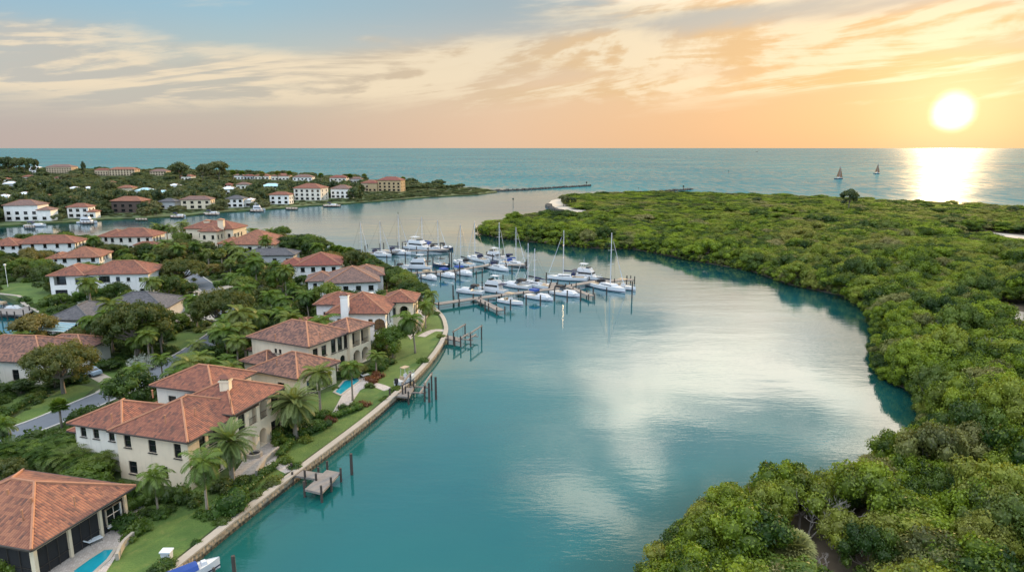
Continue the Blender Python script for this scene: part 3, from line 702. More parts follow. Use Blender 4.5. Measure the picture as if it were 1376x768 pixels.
def areca(name, seed, h, n):
    rng = random.Random(seed); lv = Leaves(seed); t = empty(name, (0, 0, 0)); m = MB()
    for k in range(n):
        az = rng.uniform(0, 6.28); q = rng.uniform(.1, .6); hh = h * rng.uniform(.45, 1); tp = (math.cos(az) * (q + .25), math.sin(az) * (q + .25), hh * .55)
        m.tube([(math.cos(az) * q, math.sin(az) * q, -.1), tp], [.07, .05], 5)
        for j in range(7): frond(lv, lv.g, tp, j * .9 + rng.uniform(0, .6), rng.uniform(.5, 1.35), h * .62, 1.7, .55, 11, rng.uniform(.2, .9), .06, .4, .25)
    lv.build('crown', M['l_palm'], t); m.build('stem', M['fruit'], t); return t
def shrub(name, seed, mt, r, hz, n, pr, per, ls, flat=.85):
    rng = random.Random(seed); lv = Leaves(seed)
    for c, q in dome_puffs(rng, r, hz, 0, n, pr * .75, pr * 1.2): lv.puff((c[0], c[1], max(c[2] - pr * .4, pr * .35)), q, per, ls, flat)
    return lv.build(name, mt)

mangroves = [tree('mangrove_tree', 100 + k, M['l_mangrove_dark'] if k == 5 else M['l_mangrove_dry'] if k == 6 else M['l_mangrove'], M['bark'], 3.1 + .3 * (k % 3), 2.8 + .5 * (k % 2), 2.2, 12 + k % 4, .85, 1.55, 180, .27, .16, 1.6, 6, 6) for k in range(9)]
oaks = [tree('oak_tree', 200 + k, M['l_oak'], M['bark'], 5.2, 3.4, 3.4, 50, .8, 1.35, 150, .27, .34, 2.4, 16, 14) for k in range(3)]
broads = [tree('broadleaf_tree', 300 + k, (M['l_shrub'], M['l_oak'], M['l_bright'], M['l_shrub'])[k], M['bark'], 2.4, 2.4, 2.0, 16, .65, 1.15, 150, .26, .15, 1.5, 6, 6) for k in range(4)]
shrubs = [shrub('shrub', 400 + k, (M['l_shrub'], M['l_hedge'], M['l_bright'], M['l_silver'], M['l_red'], M['l_shrub'])[k], 1.0, .9, 7, .62, 230, .19) for k in range(6)]
coco = [palm('coconut_palm', 500 + k, M['l_palm'], 6.0, 24, 3.2, 1.0, 22, 1.35, -.85, 1.55, .17, .11, .5 + .4 * k, .085, .25, .45) for k in range(2)]
date = [palm('date_palm', 510, M['l_date'], 5.0, 64, 3.2, .60, 26, 1.5, -.85, .85, .30, .27, 0, .06, .45, .1)]
royal = [palm('royal_palm', 520 + k, M['l_palm'], 6.0, 22, 2.9, .9, 22, 1.3, -.55, 1.5, .21, .14, 0, .085, .3, .35, .9) for k in range(2)]
pale_fan = [fan_palm('fan_palm', 531, M['l_pale'], 2.6, 70, 1.9, .18)]
sabal = [fan_palm('sabal_palm', 530, M['l_palm'], 5.0, 34, 1.7, .20)]
arecas = [areca('areca_palm', 540 + k, 3.4, 8) for k in range(2)]
far_tree = [tree('woodland_tree', 600 + k, M['l_far'], M['bark'], 4.2, 3.4, 2.6, 13, 1.2, 1.9, 26, .75, .2, 2, 3, 5) for k in range(4)]
casu = [tree('casuarina_tree', 620 + k, M['l_far'], M['bark'], 5.0, 5.5, 7.0, 22, 1.3, 2.3, 22, .8, .3, 5, 10, 6) for k in range(2)]
PROTOS = mangroves + oaks + broads + shrubs + coco + date + royal + pale_fan + sabal + arecas + far_tree + casu
used = set()

def flat_proto(o, name, col):
    """one-mesh copy of a tree (crown and trunk joined) for the uncountable masses"""
    src = children(o) if o.type == 'EMPTY' else [o]; bmj = bmesh.new(); mats = []; 
    lay = bmj.faces.layers.float.new('tint')
    for c in src:
        n0 = len(bmj.faces); bmj.from_mesh(c.data); bmj.faces.ensure_lookup_table()
        for f in bmj.faces[n0:]: f.material_index = len(mats)
        mats.append(c.data.materials[0])
    me = bpy.data.meshes.new(name); bmj.to_mesh(me); bmj.free()
    for q in mats: me.materials.append(q)
    r = bpy.data.objects.new(name, me); col.objects.link(r); return r
def scatter_stuff(name, protos, pts, label=None):
    """pts: (x, y, z, scale, height factor). One object: points that carry instances of the prototypes"""
    col = bpy.data.collections.new(name + '_kinds')
    for k, p in enumerate(protos): flat_proto(p, '%s_kind' % name, col)
    me = bpy.data.meshes.new(name); me.from_pydata([p[:3] for p in pts], [], [])
    rng = random.Random(len(pts))
    a = me.attributes.new('scl', 'FLOAT_VECTOR', 'POINT'); a.data.foreach_set('vector', [q for p in pts for q in (p[3], p[3], p[3] * p[4])])
    a = me.attributes.new('rot', 'FLOAT_VECTOR', 'POINT'); a.data.foreach_set('vector', [q for p in pts for q in (0, 0, rng.uniform(0, 6.28))])
    a = me.attributes.new('pick', 'INT', 'POINT'); a.data.foreach_set('value', [rng.randrange(len(protos)) for p in pts])
    o = bpy.data.objects.new(name, me); C.objects.link(o)
    ng = bpy.data.node_groups.new(name, 'GeometryNodeTree')
    ng.interface.new_socket('Geometry', in_out='INPUT', socket_type='NodeSocketGeometry'); ng.interface.new_socket('Geometry', in_out='OUTPUT', socket_type='NodeSocketGeometry')
    N = ng.nodes; i, u = N.new('NodeGroupInput'), N.new('NodeGroupOutput')
    ci = N.new('GeometryNodeCollectionInfo'); ci.inputs['Collection'].default_value = col; ci.inputs['Separate Children'].default_value = True; ci.inputs['Reset Children'].default_value = True
    ip = N.new('GeometryNodeInstanceOnPoints'); ip.inputs['Pick Instance'].default_value = True
    def att(n, ty): q = N.new('GeometryNodeInputNamedAttribute'); q.data_type = ty; q.inputs['Name'].default_value = n; return q.outputs[0]
    ng.links.new(i.outputs[0], ip.inputs['Points']); ng.links.new(ci.outputs[0], ip.inputs['Instance'])
    ng.links.new(att('pick', 'INT'), ip.inputs['Instance Index']); ng.links.new(att('rot', 'FLOAT_VECTOR'), ip.inputs['Rotation']); ng.links.new(att('scl', 'FLOAT_VECTOR'), ip.inputs['Scale'])
    ng.links.new(ip.outputs[0], u.inputs[0])
    md = o.modifiers.new('scatter', 'NODES'); md.node_group = ng
    return tag(o, kind='stuff')

# ------------------------------------------------------------------ the mangrove forest
rng = random.Random(31); cand = []
def mang_pts():
    out = []; d = 62.0
    y = 40.0
    while y < 760:
        sp = 3.9 + max(0, y - 90) * .010; x = -60.0
        half = y * .80 + 40
        while x < half:
            p = (x + rng.uniform(-.45, .45) * sp, y + rng.uniform(-.45, .45) * sp); x += sp
            if not inside(p, MANG): continue
            if any(inside(p, q) for q in OPEN) or inside(p, BEACH): continue
            pr = project((*p, 3))
            if pr[0] > 1430 or pr[1] > 830: continue
            e = edge_dist(p, MANG)
            if e < .5 or (p[1] > 390 and edge_dist(p, SEASIDE, False) < 8): continue
            out.append((p[0], p[1], sp, e))
        y += sp * .9
    return out
mp = sorted(mang_pts(), key=lambda q: q[0] ** 2 + q[1] ** 2)
stuff_pts = []
CLEAR = []                                                          # small openings in the canopy
for (px, py), rx, dy, ry in (((1063, 766), 3.6, -4.0, 7.0), ((1120, 722), 1.5, -.5, 2.4)):
    g = G(px, py, .4); CLEAR.append((g.x, g.y + dy, rx, ry))
for k, (x, y, sp, e) in enumerate(mp):
    s = sp / 4.7 * rng.uniform(.70, 1.35); tall_ = 5.4 - 3.2 * min(1, max(0, (y - 150) / 290)); hf = tall_ / 5.4 * (rng.uniform(.70, 1.25) if rng.random() < .93 else 1.6)
    if any(((x - cx) / rx) ** 2 + ((y - cy) / ry) ** 2 < 1 for cx, cy, rx, ry in CLEAR): continue
    if e < 3: s *= .85
    hf = min(1.35, max(.24, hf / s))
    if len([1 for _ in ()]) == 0 and k < 300:
        i = k % len(mangroves)
        place(mangroves[i], used, (x, y, .3), rng.uniform(0, 6.28), (s, s, s * hf), ('dark green' if i == 5 else 'dry olive-grey' if i == 6 else 'bright green') + ' mangrove tree of the dense forest on the near lagoon bank', 'mangrove', 'mangrove trees on the near bank')
    else: stuff_pts.append((x, y, .3, s, hf))
bank = smooth_line([G(*p) for p in W_PX], 4)
for i in range(len(bank) - 1):                                        # low growth hanging over the water's edge
    a, b = bank[i], bank[i + 1]; k = max(1, int((b - a).length / 1.9))
    for j in range(k):
        q = a + (b - a) * ((j + rng.random() * .6) / k); s = rng.uniform(.42, .62)
        stuff_pts.append((q.x + rng.uniform(-.2, .5), q.y + rng.uniform(-.1, .6), -.5, s, rng.uniform(.9, 1.15)))
scatter_stuff('mangrove_forest', mangroves, stuff_pts)
print('mangroves', len(mp), nx)

# ------------------------------------------------------------------ houses
HOUSE_RECTS = []
def frame_of(A, B):
    A, B = Vector(A).to_2d(), Vector(B).to_2d(); u = (B - A).normalized(); return A, u, Vector((-u.y, u.x)), (B - A).length
def W3(A, u, v, s, t, z): return (A.x + u.x * s + v.x * t, A.y + u.y * s + v.y * t, z)

def wall_side(m, P, u, nrm, L, z0, z1, ops, h, fr, arch_out):
    """one facade with real openings; P is its left end, u runs to the right, nrm points out"""
    def pt(s, z, dep=0): return (P.x + u.x * s - nrm.x * dep, P.y + u.y * s - nrm.y * dep, z)
    O = []
    for (s, zb, w, hh, kind) in ops:
        s = s if s >= 0 else L + s
        a, b, c, d = max(.1, s - w / 2), min(L - .1, s + w / 2), z0 + zb, min(z1 - .12, z0 + zb + hh)
        if b - a > .2: O.append((a, b, c, d, kind))
    xs = sorted({0, L, *[q for o in O for q in o[:2]]}); zs = sorted({z0, z1, *[q for o in O for q in o[2:4]]})
    for i in range(len(xs) - 1):
        for j in range(len(zs) - 1):
            cx, cz = (xs[i] + xs[i + 1]) / 2, (zs[j] + zs[j + 1]) / 2
            if any(o[0] < cx < o[1] and o[2] < cz < o[3] for o in O): continue
            m.quad([pt(xs[i], zs[j]), pt(xs[i + 1], zs[j]), pt(xs[i + 1], zs[j + 1]), pt(xs[i], zs[j + 1])])
    for a, b, c, d, kind in O:
        dep = {'L': 3.0, 'o': 1.4, 'O': 1.4}.get(kind, .28)
        for q in ([(a, c), (a, d)], [(b, d), (b, c)], [(a, d), (b, d)], [(b, c), (a, c)]):
            m.quad([pt(*q[0]), pt(*q[1]), pt(*q[1], dep), pt(*q[0], dep)])
        m.quad([pt(a, c, dep), pt(b, c, dep), pt(b, d, dep), pt(a, d, dep)])
        arched = kind in 'aoO' and kind != 'O'
        if arched:                                                   # spandrels turn the head into an arch
            r = (b - a) / 2; rise_ = min(r, (d - c) * .45); cx = (a + b) / 2; N = 8
            for k in range(N):
                g0, g1 = math.pi * k / N, math.pi * (k + 1) / N
                p0, p1 = (cx - r * math.cos(g0), d - rise_ + rise_ * math.sin(g0)), (cx - r * math.cos(g1), d - rise_ + rise_ * math.sin(g1))
                m.quad([pt(*p0, -.002), pt(*p1, -.002), pt(p1[0], d, -.002), pt(p0[0], d, -.002)])
                m.quad([pt(*p0, -.002), pt(*p1, -.002), pt(*p1, .27), pt(*p0, .27)])
        th = .07 if b - a > .7 else .05
        if kind in 'wWad':
            f = MB(); dd = .16
            def bar(s0, s1, q0, q1, e=.05):
                c0 = pt((s0 + s1) / 2, (q0 + q1) / 2, dd); f.box(c0, (s1 - s0, e * 2, q1 - q0), u=(u.x, u.y))
            bar(a, a + th, c, d); bar(b - th, b, c, d); bar(a + th, b - th, d - th, d); bar(a + th, b - th, c, c + th)
            nv = max(1, round((b - a) / 1.1)); 
            for k in range(1, nv): xx = a + (b - a) * k / nv; bar(xx - .03, xx + .03, c + th, d - th, .04)
            if kind != 'd': zz = c + (d - c) * .55; bar(a + th, b - th, zz - .025, zz + .025, .035)
            if kind == 'd' : zz = c + (d - c) * .35; bar(a + th, b - th, zz - .04, zz + .04, .035)
            if kind != 'd' and c > z0 + .3:
                f.box(pt((a + b) / 2, c - .05, -.06), (b - a + .2, .16, .09), u=(u.x, u.y))
            wo = f.build('door' if kind == 'd' else 'window', fr, h)
            g = MB(); g.quad([pt(a + .02, c + .02, .20), pt(b - .02, c + .02, .20), pt(b - .02, d - .02, .20), pt(a + .02, d - .02, .20)]); g.build('pane', M['glass'], wo)
        else:
            f = MB(); n = max(2, round((b - a) / 1.3)); e0 = .24 if kind == 'L' else dep - .06
            f.quad([pt(a + .02, c + .02, e0), pt(b - .02, c + .02, e0), pt(b - .02, (d - .02 if kind == 'L' else min(d, c + 2.4)), e0), pt(a + .02, (d - .02 if kind == 'L' else min(d, c + 2.4)), e0)])
            f.build('screen' if kind == 'L' else 'glass_door', M['black'] if kind == 'L' else M['glass'], h)  # veranda's inner shade put into the screen as opaque black
            rl = MB()
            if kind in 'oO' and c > z0 + 1.5:
                for zz in (c + .95, c + .12): rl.box(pt((a + b) / 2, zz, .12), (b - a - .06, .05, .05), u=(u.x, u.y))
                for k in range(1, int((b - a) / .22)): rl.box(pt(a + .22 * k, c + .53, .12), (.03, .03, .8), u=(u.x, u.y))
                rl.build('railing', M['iron'], h)
            elif kind == 'L':
                for k in range(1, n): rl.box(pt(a + (b - a) * k / n, (c + d) / 2, .15), (.05, .05, d - c - .02), u=(u.x, u.y))
                rl.box(pt((a + b) / 2, c + .9, .15), (b - a - .02, .045, .05), u=(u.x, u.y))
                rl.build('screen_frame', M['trim'], h)

def roof(h, A, u, v, w, d, ze, pitch, mt, ridge_m, kind='hip', thick=.22):
    m, r = MB(), MB(); tp = math.tan(R(pitch)); cp = 1 / math.cos(R(pitch))
    def p(s, t, z): return W3(A, u, v, s, t, ze + z)
    if w >= d: hh = d / 2 * tp; i0 = (d / 2 if kind in ('hip', 'R') else 0); i1 = w - (d / 2 if kind in ('hip', 'L') else 0); a, b = (i0, d / 2), (i1, d / 2)
    else: hh = w / 2 * tp; a, b = (w / 2, w / 2), (w / 2, d - w / 2)
    P = [(0, 0), (w, 0), (w, d), (0, d)]
    Ra, Rb = p(*a, hh), p(*b, hh); c = [p(*q, 0) for q in P]
    if w >= d: fs = [(0, 1, [(b, Rb), (a, Ra)]), (1, 2, [(b, Rb)]), (2, 3, [(a, Ra), (b, Rb)]), (3, 0, [(a, Ra)])]
    else: fs = [(0, 1, [(a, Ra)]), (1, 2, [(b, Rb), (a, Ra)]), (2, 3, [(b, Rb)]), (3, 0, [(a, Ra), (b, Rb)])]
    for i, j, tops in fs:
        e = Vector((P[j][0] - P[i][0], P[j][1] - P[i][1])).normalized(); nn = Vector((-e.y, e.x)); o = Vector(P[i]); k = random.uniform(0, 9)
        uv = [(0 + k, 0), ((Vector(P[j]) - o).dot(e) + k, 0)] + [((Vector(q) - o).dot(e) + k, (Vector(q) - o).dot(nn) * cp) for q, _ in tops]
        m.quad([c[i], c[j]] + [x for _, x in tops], uv)
        m.quad([p(*P[i], -thick), p(*P[j], -thick), c[j], c[i]])
    m.quad([p(*q, -thick) for q in P][::-1])
    ro = m.build('roof', mt, h)
    def cap(x, y): r.tube([x, y], .15, 5)
    up = Vector((0, 0, .03))
    if (Vector(Ra) - Vector(Rb)).length > .1: cap(Vector(Ra) + up, Vector(Rb) + up)
    for i, q in ((0, Ra), (3, Ra), (1, Rb), (2, Rb)) if w >= d else ((0, Ra), (1, Ra), (2, Rb), (3, Rb)): cap(Vector(c[i]) + up, Vector(q) + up)
    r.build('ridge_cap', ridge_m, ro)
    if ze > 3.2 and c[0][1] < 175:                                       # eaves gutter of the nearer houses
        gm = MB()
        for i in range(4):
            j = (i + 1) % 4; a_, b_ = Vector(c[i]), Vector(c[j]); dd = (b_ - a_).normalized(); n_ = Vector((dd.y, -dd.x, 0)) * .07
            q = (a_ + b_) / 2 + n_ - Vector((0, 0, thick * .5)); gm.box(q, ((b_ - a_).length + .02 * i, .13, .15 + .004 * i), u=(dd.x, dd.y))
        gm.build('gutter', M['trim'], ro)
    return hh

def wing(h, A, B, depth, ze, wm, rm, ops=(), z0=Z0, pitch=23, ov=.6, fr=None, kind='hip', front=True, ridge=None):
    """one hipped block. A, B: ground plan of the front eave corners (left, right)"""
    A, u, v, w = frame_of(A, B); m = MB()
    HOUSE_RECTS.append([(A + u * -.8 + v * -.8), (A + u * (w + .8) + v * -.8), (A + u * (w + .8) + v * (depth + .8)), (A + u * -.8 + v * (depth + .8))])
    q = [A + u * ov + v * ov, A + u * (w - ov) + v * ov, A + u * (w - ov) + v * (depth - ov), A + u * ov + v * (depth - ov)]
    sides = {'f': (q[0], u, -v, w - 2 * ov), 'r': (q[1], v, u, depth - 2 * ov), 'b': (q[2], -u, v, w - 2 * ov), 'l': (q[3], -v, -u, depth - 2 * ov)}
    for k, (P, uu, nn, L) in sides.items():
        wall_side(m, P, uu, nn, L, z0 - .3, ze - .1, [(o[1], o[2] + .3, *o[3:]) for o in ops if o[0] == k], h, fr or M['trim'], None)
    m.build('wall', wm, h)
    roof(h, A, u, v, w, depth, ze, pitch, rm, ridge or (M['ridge_grey'] if rm == M['tile_grey'] else M['ridge']), kind)
    return A, u, v, w
def chimney(h, x, y, z0, z1, s, wm, rm=None):
    m = MB(); m.box((x, y, (z0 + z1) / 2), (s, s * .8, z1 - z0)); m.box((x, y, z1 - .18), (s + .25, s * .8 + .25, .16)); c = m.build('chimney', wm, h)
    m = MB(); a = s / 2 + .25; b = s * .4 + .25
    cs = [(x - a, y - b, z1 + .25), (x + a, y - b, z1 + .25), (x + a, y + b, z1 + .25), (x - a, y + b, z1 + .25)]
    for i in range(4): m.quad([cs[i], cs[(i + 1) % 4], (x, y, z1 + .75)])
    m.quad(cs[::-1])
    for dx in (-1, 1):
        for dy in (-1, 1): m.box((x + dx * s * .38, y + dy * s * .3, z1 + .09), (.14, .14, .36))
    m.build('chimney_cap', rm or M['ridge'], c)
def house(name, px, label): 
    g = G(*px, Z0); return empty(name, (g.x, g.y, Z0), label, 'house')
def rows(side, n, L, zb, w, hh, kind='w', off=0): return [(side, L * (k + .5) / n + off, zb, w, hh, kind) for k in range(n)]

# A: long low house with the screened veranda, bottom left
hA = house('veranda_house', (70, 700), 'low cream house with big orange tile roof and three screened veranda bays')
zA = 4.9; b0, b1 = G(42, 738, zA), G(183, 652, zA)
A_, u_, v_, w_ = wing(hA, b0, b1, 15.0, zA, M['cream'], M['tile_orange'], pitch=24, ov=.7, ops=[('f', 2.0, .05, 3.3, 2.9, 'L'), ('f', 5.6, .05, 3.3, 2.9, 'L'), ('f', 9.0, .05, 2.9, 2.9, 'L'), ('f', -1.7, .7, 1.9, 1.9, 'W'), ('l', -2.6, .05, 4.2, 2.8, 'L'), ('l', 5, .8, 1.6, 1.6, 'w'), ('r', 4, .8, 1.4, 1.5, 'w'), ('r', 9, .8, 1.4, 1.5, 'w')], fr=M['trimw'])
A2 = A_ + v_ * 8 - u_ * 6.5
wing(hA, A2, A2 + u_ * 9, 12, zA - .3, M['cream'], M['tile_orange'], pitch=24, ov=.7)
m = MB(); 
for s, t in ((4.0, 4.2), (3.4, 6.2)):
    q = Vector(W3(A_, u_, v_, s, t, zA + t * math.tan(R(24)))); m.tube([q, q + Vector((0, 0, .5))], .14, 8)
m.build('roof_vent', M['ridge'], hA)

# B: big two-storey house with loggias beside the L-shaped dock
hB = house('loggia_house', (230, 590), 'large cream two-storey house with arched loggias and one chimney by the L-shaped dock')
zB = 7.4
f0, f1 = G(118, 574, zB), G(252, 594, zB); fl = frame_of(f0, f1); uB, vB = fl[1], fl[2]
f1 = Vector(f1).to_2d(); 
wing(hB, f1 - uB * 11.5, f1, 12.5, zB, M['cream'], M['tile_red'], pitch=24, ops=[('f', 1.6, 4.1, 1.0, 1.5, 'w'), ('f', 5.2, 3.9, 1.1, 1.6, 'w'), ('f', 8.8, 3.7, 1.0, 1.8, 'w'), ('f', 2, .8, 1.2, 1.6, 'w'), ('f', 6.5, .8, 1.2, 1.6, 'w'), ('r', 2.3, 3.9, 1.0, 1.7, 'w'), ('r', 4.6, 3.9, 2.6, 1.9, 'W'), ('r', 3.6, .3, 2.8, 2.4, 'W')])
wl = f1 - uB * 10.6 + vB * 1.2
wing(hB, wl - uB * 8.6, wl, 8.6, zB - .5, M['bone'], M['tile_red'], pitch=23, ops=[('f', 1.2, 3.9, .9, 1.4, 'w'), ('f', 3.2, 3.9, .9, 1.4, 'w'), ('f', 5.6, 3.9, .9, 1.4, 'w'), ('f', 4.5, .8, 1.2, 1.6, 'w'), ('l', 3, 3.8, 1, 1.4, 'w')])
wr = f1 + uB * .45 + vB * 7.2
wing(hB, wr - uB * 10, wr, 10.6, zB + .55, M['cream'], M['tile_red'], pitch=25, ops=[('r', 1.5, 3.9, 1.3, 2.3, 'a'), ('r', 3.7, 3.7, 1.6, 2.6, 'o'), ('r', 5.9, 3.7, 1.6, 2.6, 'o'), ('r', 8.3, 4.0, 1.5, 2.0, 'W'), ('r', 3.0, .1, 1.7, 2.5, 'o'), ('r', 5.4, .1, 1.5, 2.4, 'o'), ('r', 8.2, .3, 2.0, 2.3, 'W'), ('b', 3, 4, 1.2, 1.6, 'w')])
wk = f1 - uB * 10.5 + vB * 12
wing(hB, wk - uB * 6.5, wk + uB * 4, 9, zB + .9, M['bone'], M['tile_red'], pitch=24, ops=[('f', 2.5, 4.4, 1.3, 1.3, 'w')])
wk2 = wk - uB * 6.3 + vB * .8
wing(hB, wk2 - uB * 2.4, wk2 + uB * .6, 5, 4.6, M['bone'], M['tile_red'], pitch=20, ov=.4, ops=[('f', 1.3, .4, 1, 1.6, 'w')])
g_ = wl - uB * 12.5 + vB * 3
wing(hB, g_, g_ + uB * 4.4, 6, 4.2, M['bone'], M['tile_red'], pitch=22)
q = G(303, 512, zB + 3.2); chimney(hB, q.x, q.y, 6.5, zB + 3.5, 1.2, M['cream'], M['tile_red'])

# C: cream house with the balcony and the pyramid-roofed wing
hC = house('balcony_house', (400, 500), 'cream two-storey house with mottled brown roof and corner balcony by a pool')
zC = 7.8; c0, c1 = G(331, 452, zC), G(415, 466, zC); fC = frame_of(c0, c1); uC, vC = fC[1], fC[2]; c1 = Vector(c1).to_2d()
wing(hC, c1 - uC * 14.3, c1, 11.0, zC, M['cream'], M['tile_mix'], pitch=24, ops=[('f', 5.6, 4.3, .6, .8, 'w'), ('f', 6.6, 4.3, .6, .8, 'w'), ('r', 1.5, 3.9, 1.2, 1.8, 'w'), ('r', 3.6, 3.9, 1.2, 1.8, 'w'), ('r', 6.0, 3.7, 1.2, 2.6, 'W'), ('r', 7.7, 3.7, 1.2, 2.6, 'W'), ('r', 9.2, 3.7, 1.0, 2.6, 'W'), ('r', 6.0, .2, 1.3, 2.5, 'a'), ('r', 8.2, .2, 1.3, 2.5, 'a'), ('r', 3, .2, 1.4, 2.4, 'a')])
cr = c1 + vC * 9.6 + uC * .5
wing(hC, cr - uC * 7, cr, 7.2, zC + .15, M['cream'], M['tile_mix'], pitch=23, ops=[('r', 1.9, 3.5, 2.2, 2.7, 'O'), ('r', 4.4, 3.5, 2.2, 2.7, 'O'), ('r', 1.9, .1, 1.9, 2.7, 'o'), ('r', 4.3, .1, 1.9, 2.7, 'o'), ('f', -.9, 3.5, .9, 2.6, 'O')])
p0, p1 = G(335, 487, 4.9), G(400, 509, 4.9); p1 = Vector(p1).to_2d(); fp = frame_of(p0, p1)
wing(hC, p1 - uC * 10.8, p1, 10.0, 4.9, M['cream'], M['tile_mix'], pitch=25, ops=[('f', 6, .8, 1.5, 1.5, 'w'), ('r', 3, .3, 2.2, 2.2, 'W'), ('r', 6.5, .3, 2.2, 2.2, 'W')])
p2 = p1 - uC * 10.2 + vC * 3.6
wing(hC, p2 - uC * 6.5, p2, 6.5, 4.5, M['cream'], M['tile_mix'], pitch=23)
wing(hC, c1 - uC * 15.8 + vC * 1, c1 - uC * 13.9 + vC * 1, 3.6, 5.0, M['cream'], M['tile_mix'], pitch=20, ov=.3)

# D: white house with a white chimney on the front
hD = house('white_house', (480, 440), 'white two-storey house with red tile roofs and a white chimney up its front wall')
zD = 7.8; d0, d1 = G(437, 421, zD), G(521, 421, zD); d0, d1 = Vector(d0).to_2d(), Vector(d1).to_2d(); uD = (d1 - d0).normalized(); vD = Vector((-uD.y, uD.x))
wing(hD, d0, d1, 12.6, zD, M['white'], M['tile_red'], pitch=26, ops=[('f', 2.1, 3.9, 1.0, 1.5, 'w'), ('f', 5.4, 3.9, .9, 1.4, 'w'), ('f', 8.2, 3.9, .9, 1.4, 'w'), ('f', -1.2, 3.0, 2.2, 2.4, 'a'), ('f', 2.1, .8, 1.2, 1.5, 'w'), ('f', 6.5, .6, 1.6, 1.8, 'w'), ('r', 2.5, 3.6, 1.3, 2.2, 'a'), ('r', 5.0, 3.6, 1.3, 2.2, 'a'), ('r', 3.5, .1, 1.8, 2.5, 'o')])
q = d0 + uD * 3.9 + vD * .45; chimney(hD, q.x, q.y, Z0 - .2, zD + 3.6, 1.5, M['white'], M['tile_red'])
dl = d0 + vD * 7.0 - uD * 4.5
wing(hD, dl, dl + uD * 9, 8.5, zD + .2, M['white'], M['tile_red'], pitch=23, ops=[('f', 2, 4.2, 1.2, .9, 'w'), ('f', 4.6, 4.2, 2.2, .9, 'W')])
dr = d0 + uD * 9.2 + vD * 8.6
wing(hD, dr, dr + uD * 7.5, 8.5, zD + .35, M['cream'], M['tile_red'], pitch=24, ops=[('f', -1.9, 3.4, 2.0, 2.6, 'o'), ('f', -4.2, 3.8, 1.0, 1.8, 'w'), ('f', -1.9, .1, 1.5, 2.4, 'd'), ('r', 2, 3.4, 1.6, 2.6, 'o'), ('r', 4.8, 3.4, 1.6, 2.6, 'o'), ('r', 3.2, .1, 1.8, 2.5, 'o')])
da = d0 - uD * 4.2 + vD * .8
wing(hD, da, da + uD * 5.2, 8, 4.9, M['white'], M['tile_red'], pitch=20)
db = d0 - uD * 8.2 + vD * 3.4
wing(hD, db, db + uD * 5.0, 6, 4.4, M['white'], M['tile_red'], pitch=20)
m = MB(); q = Vector(d0 + uD * 7 + vD * 9).to_3d(); m.box((q.x, q.y, zD + 2.2), (1.5, 1.0, .2)); m.build('skylight', M['trimw'], hD)

def simple(name, label, B_, z, w, d, wm, rm, yaw, ops=(), pitch=23, fr=None, k='hip', extra=()):
    """house from its front right eave corner, yaw of the front eave, and wings given in its own frame"""
    g = Vector(G(*B_, z)).to_2d(); u = Vector((math.cos(R(yaw)), math.sin(R(yaw)))); v = Vector((-u.y, u.x))
    h = empty(name, (g.x, g.y, Z0), label, 'house')
    wing(h, g - u * w, g, d, z, wm, rm, ops, pitch=pitch, fr=fr, kind=k)
    for (s, t, ww, dd, zz, oo) in extra:
        a = g + u * s + v * t; wing(h, a, a + u * ww, dd, zz, wm, rm, oo, pitch=pitch, fr=fr)
    return h, g, u, v
two = lambda L, n, r=1: rows('f', n, L, 3.9, 1.1, 1.5) + rows('f', n, L, .7, 1.3, 1.7) + rows('r', 3, 8, 3.9, 1.0, 1.5) + rows('r', 3, 8, .6, 1.4, 1.9) + rows('l', 3, 8, 3.9, 1.0, 1.4)
hE, g, u, v = simple('brown_roof_house', 'white house with mottled brown-grey hip roof between the red roofs near the marina', (511, 378), 6.4, 14.0, 15, M['white'], M['tile_brown'], 12, rows('f', 4, 12.6, 2.9, 1.3, 1.3) + rows('f', 3, 12, .5, 1.2, 1.4), extra=[(-19, 6, 8, 9, 6.0, rows('f', 2, 7, 2.9, 1, 1.2)), (-8, 8, 9.5, 11, 6.6, ())])
hF, g, u, v = simple('maroon_roof_house', 'white house with dark red roof just behind the marina palms', (459, 355.5), 5.8, 13.5, 14, M['white'], M['tile_maroon'], 8, rows('f', 4, 12, 2.6, 1.2, 1.3), extra=[(-19, 4, 8, 9, 5.2, rows('f', 2, 7, 2.2, 1, 1.2))])
hG, g, u, v = simple('slate_roof_house', 'small white house with dark slate-grey roof right of the orange roof', (396, 342.5), 5.2, 18, 9, M['grey_wall'], M['tile_grey'], 3, rows('f', 4, 17, 1.2, 1.3, 1.6), pitch=20)
hH, g, u, v = simple('orange_roof_house', 'house with broad bright orange hip roof in front of the channel palms', (369, 328.5), 5.8, 19, 18, M['bone'], M['tile_orange'], -2, rows('f', 5, 18, 2.0, 1.4, 1.7), pitch=25, extra=[(-24, 6, 8, 9, 5.2, ())])
hI, g, u, v = simple('tower_house', 'large cream house on the channel with two square chimney towers', (314, 307.5), 8.6, 21, 12, M['cream'], M['tile_red'], -6, two(20, 5), extra=[(-12, -5.5, 8, 7, 8.2, two(7, 2))])
for s, t, zt in ((-5.2, 0.5, 12.0), (-13.5, 5, 11.0)):
    q = g + u * s + v * t; chimney(hI, q.x, q.y, 1, zt, 2.2, M['cream'])
hJ, g, u, v = simple('channel_house', 'cream house with red hip roof and a lower tiled porch on the channel shore', (206, 317.5), 7.2, 17.5, 12, M['bone'], M['tile_red'], 4, two(16, 5), extra=[(-22, 3, 10, 10, 7.0, two(9, 2)), (-6, -4, 9, 5, 4.4, ())])
hK, g, u, v = simple('far_left_house', 'long white house with red-brown roof at the far left of the channel', (102, 326), 6.8, 21, 11, M['white'], M['tile_red'], 10, two(20, 5), extra=[(-29, -1, 11, 11, 6.4, two(10, 3))], pitch=22)
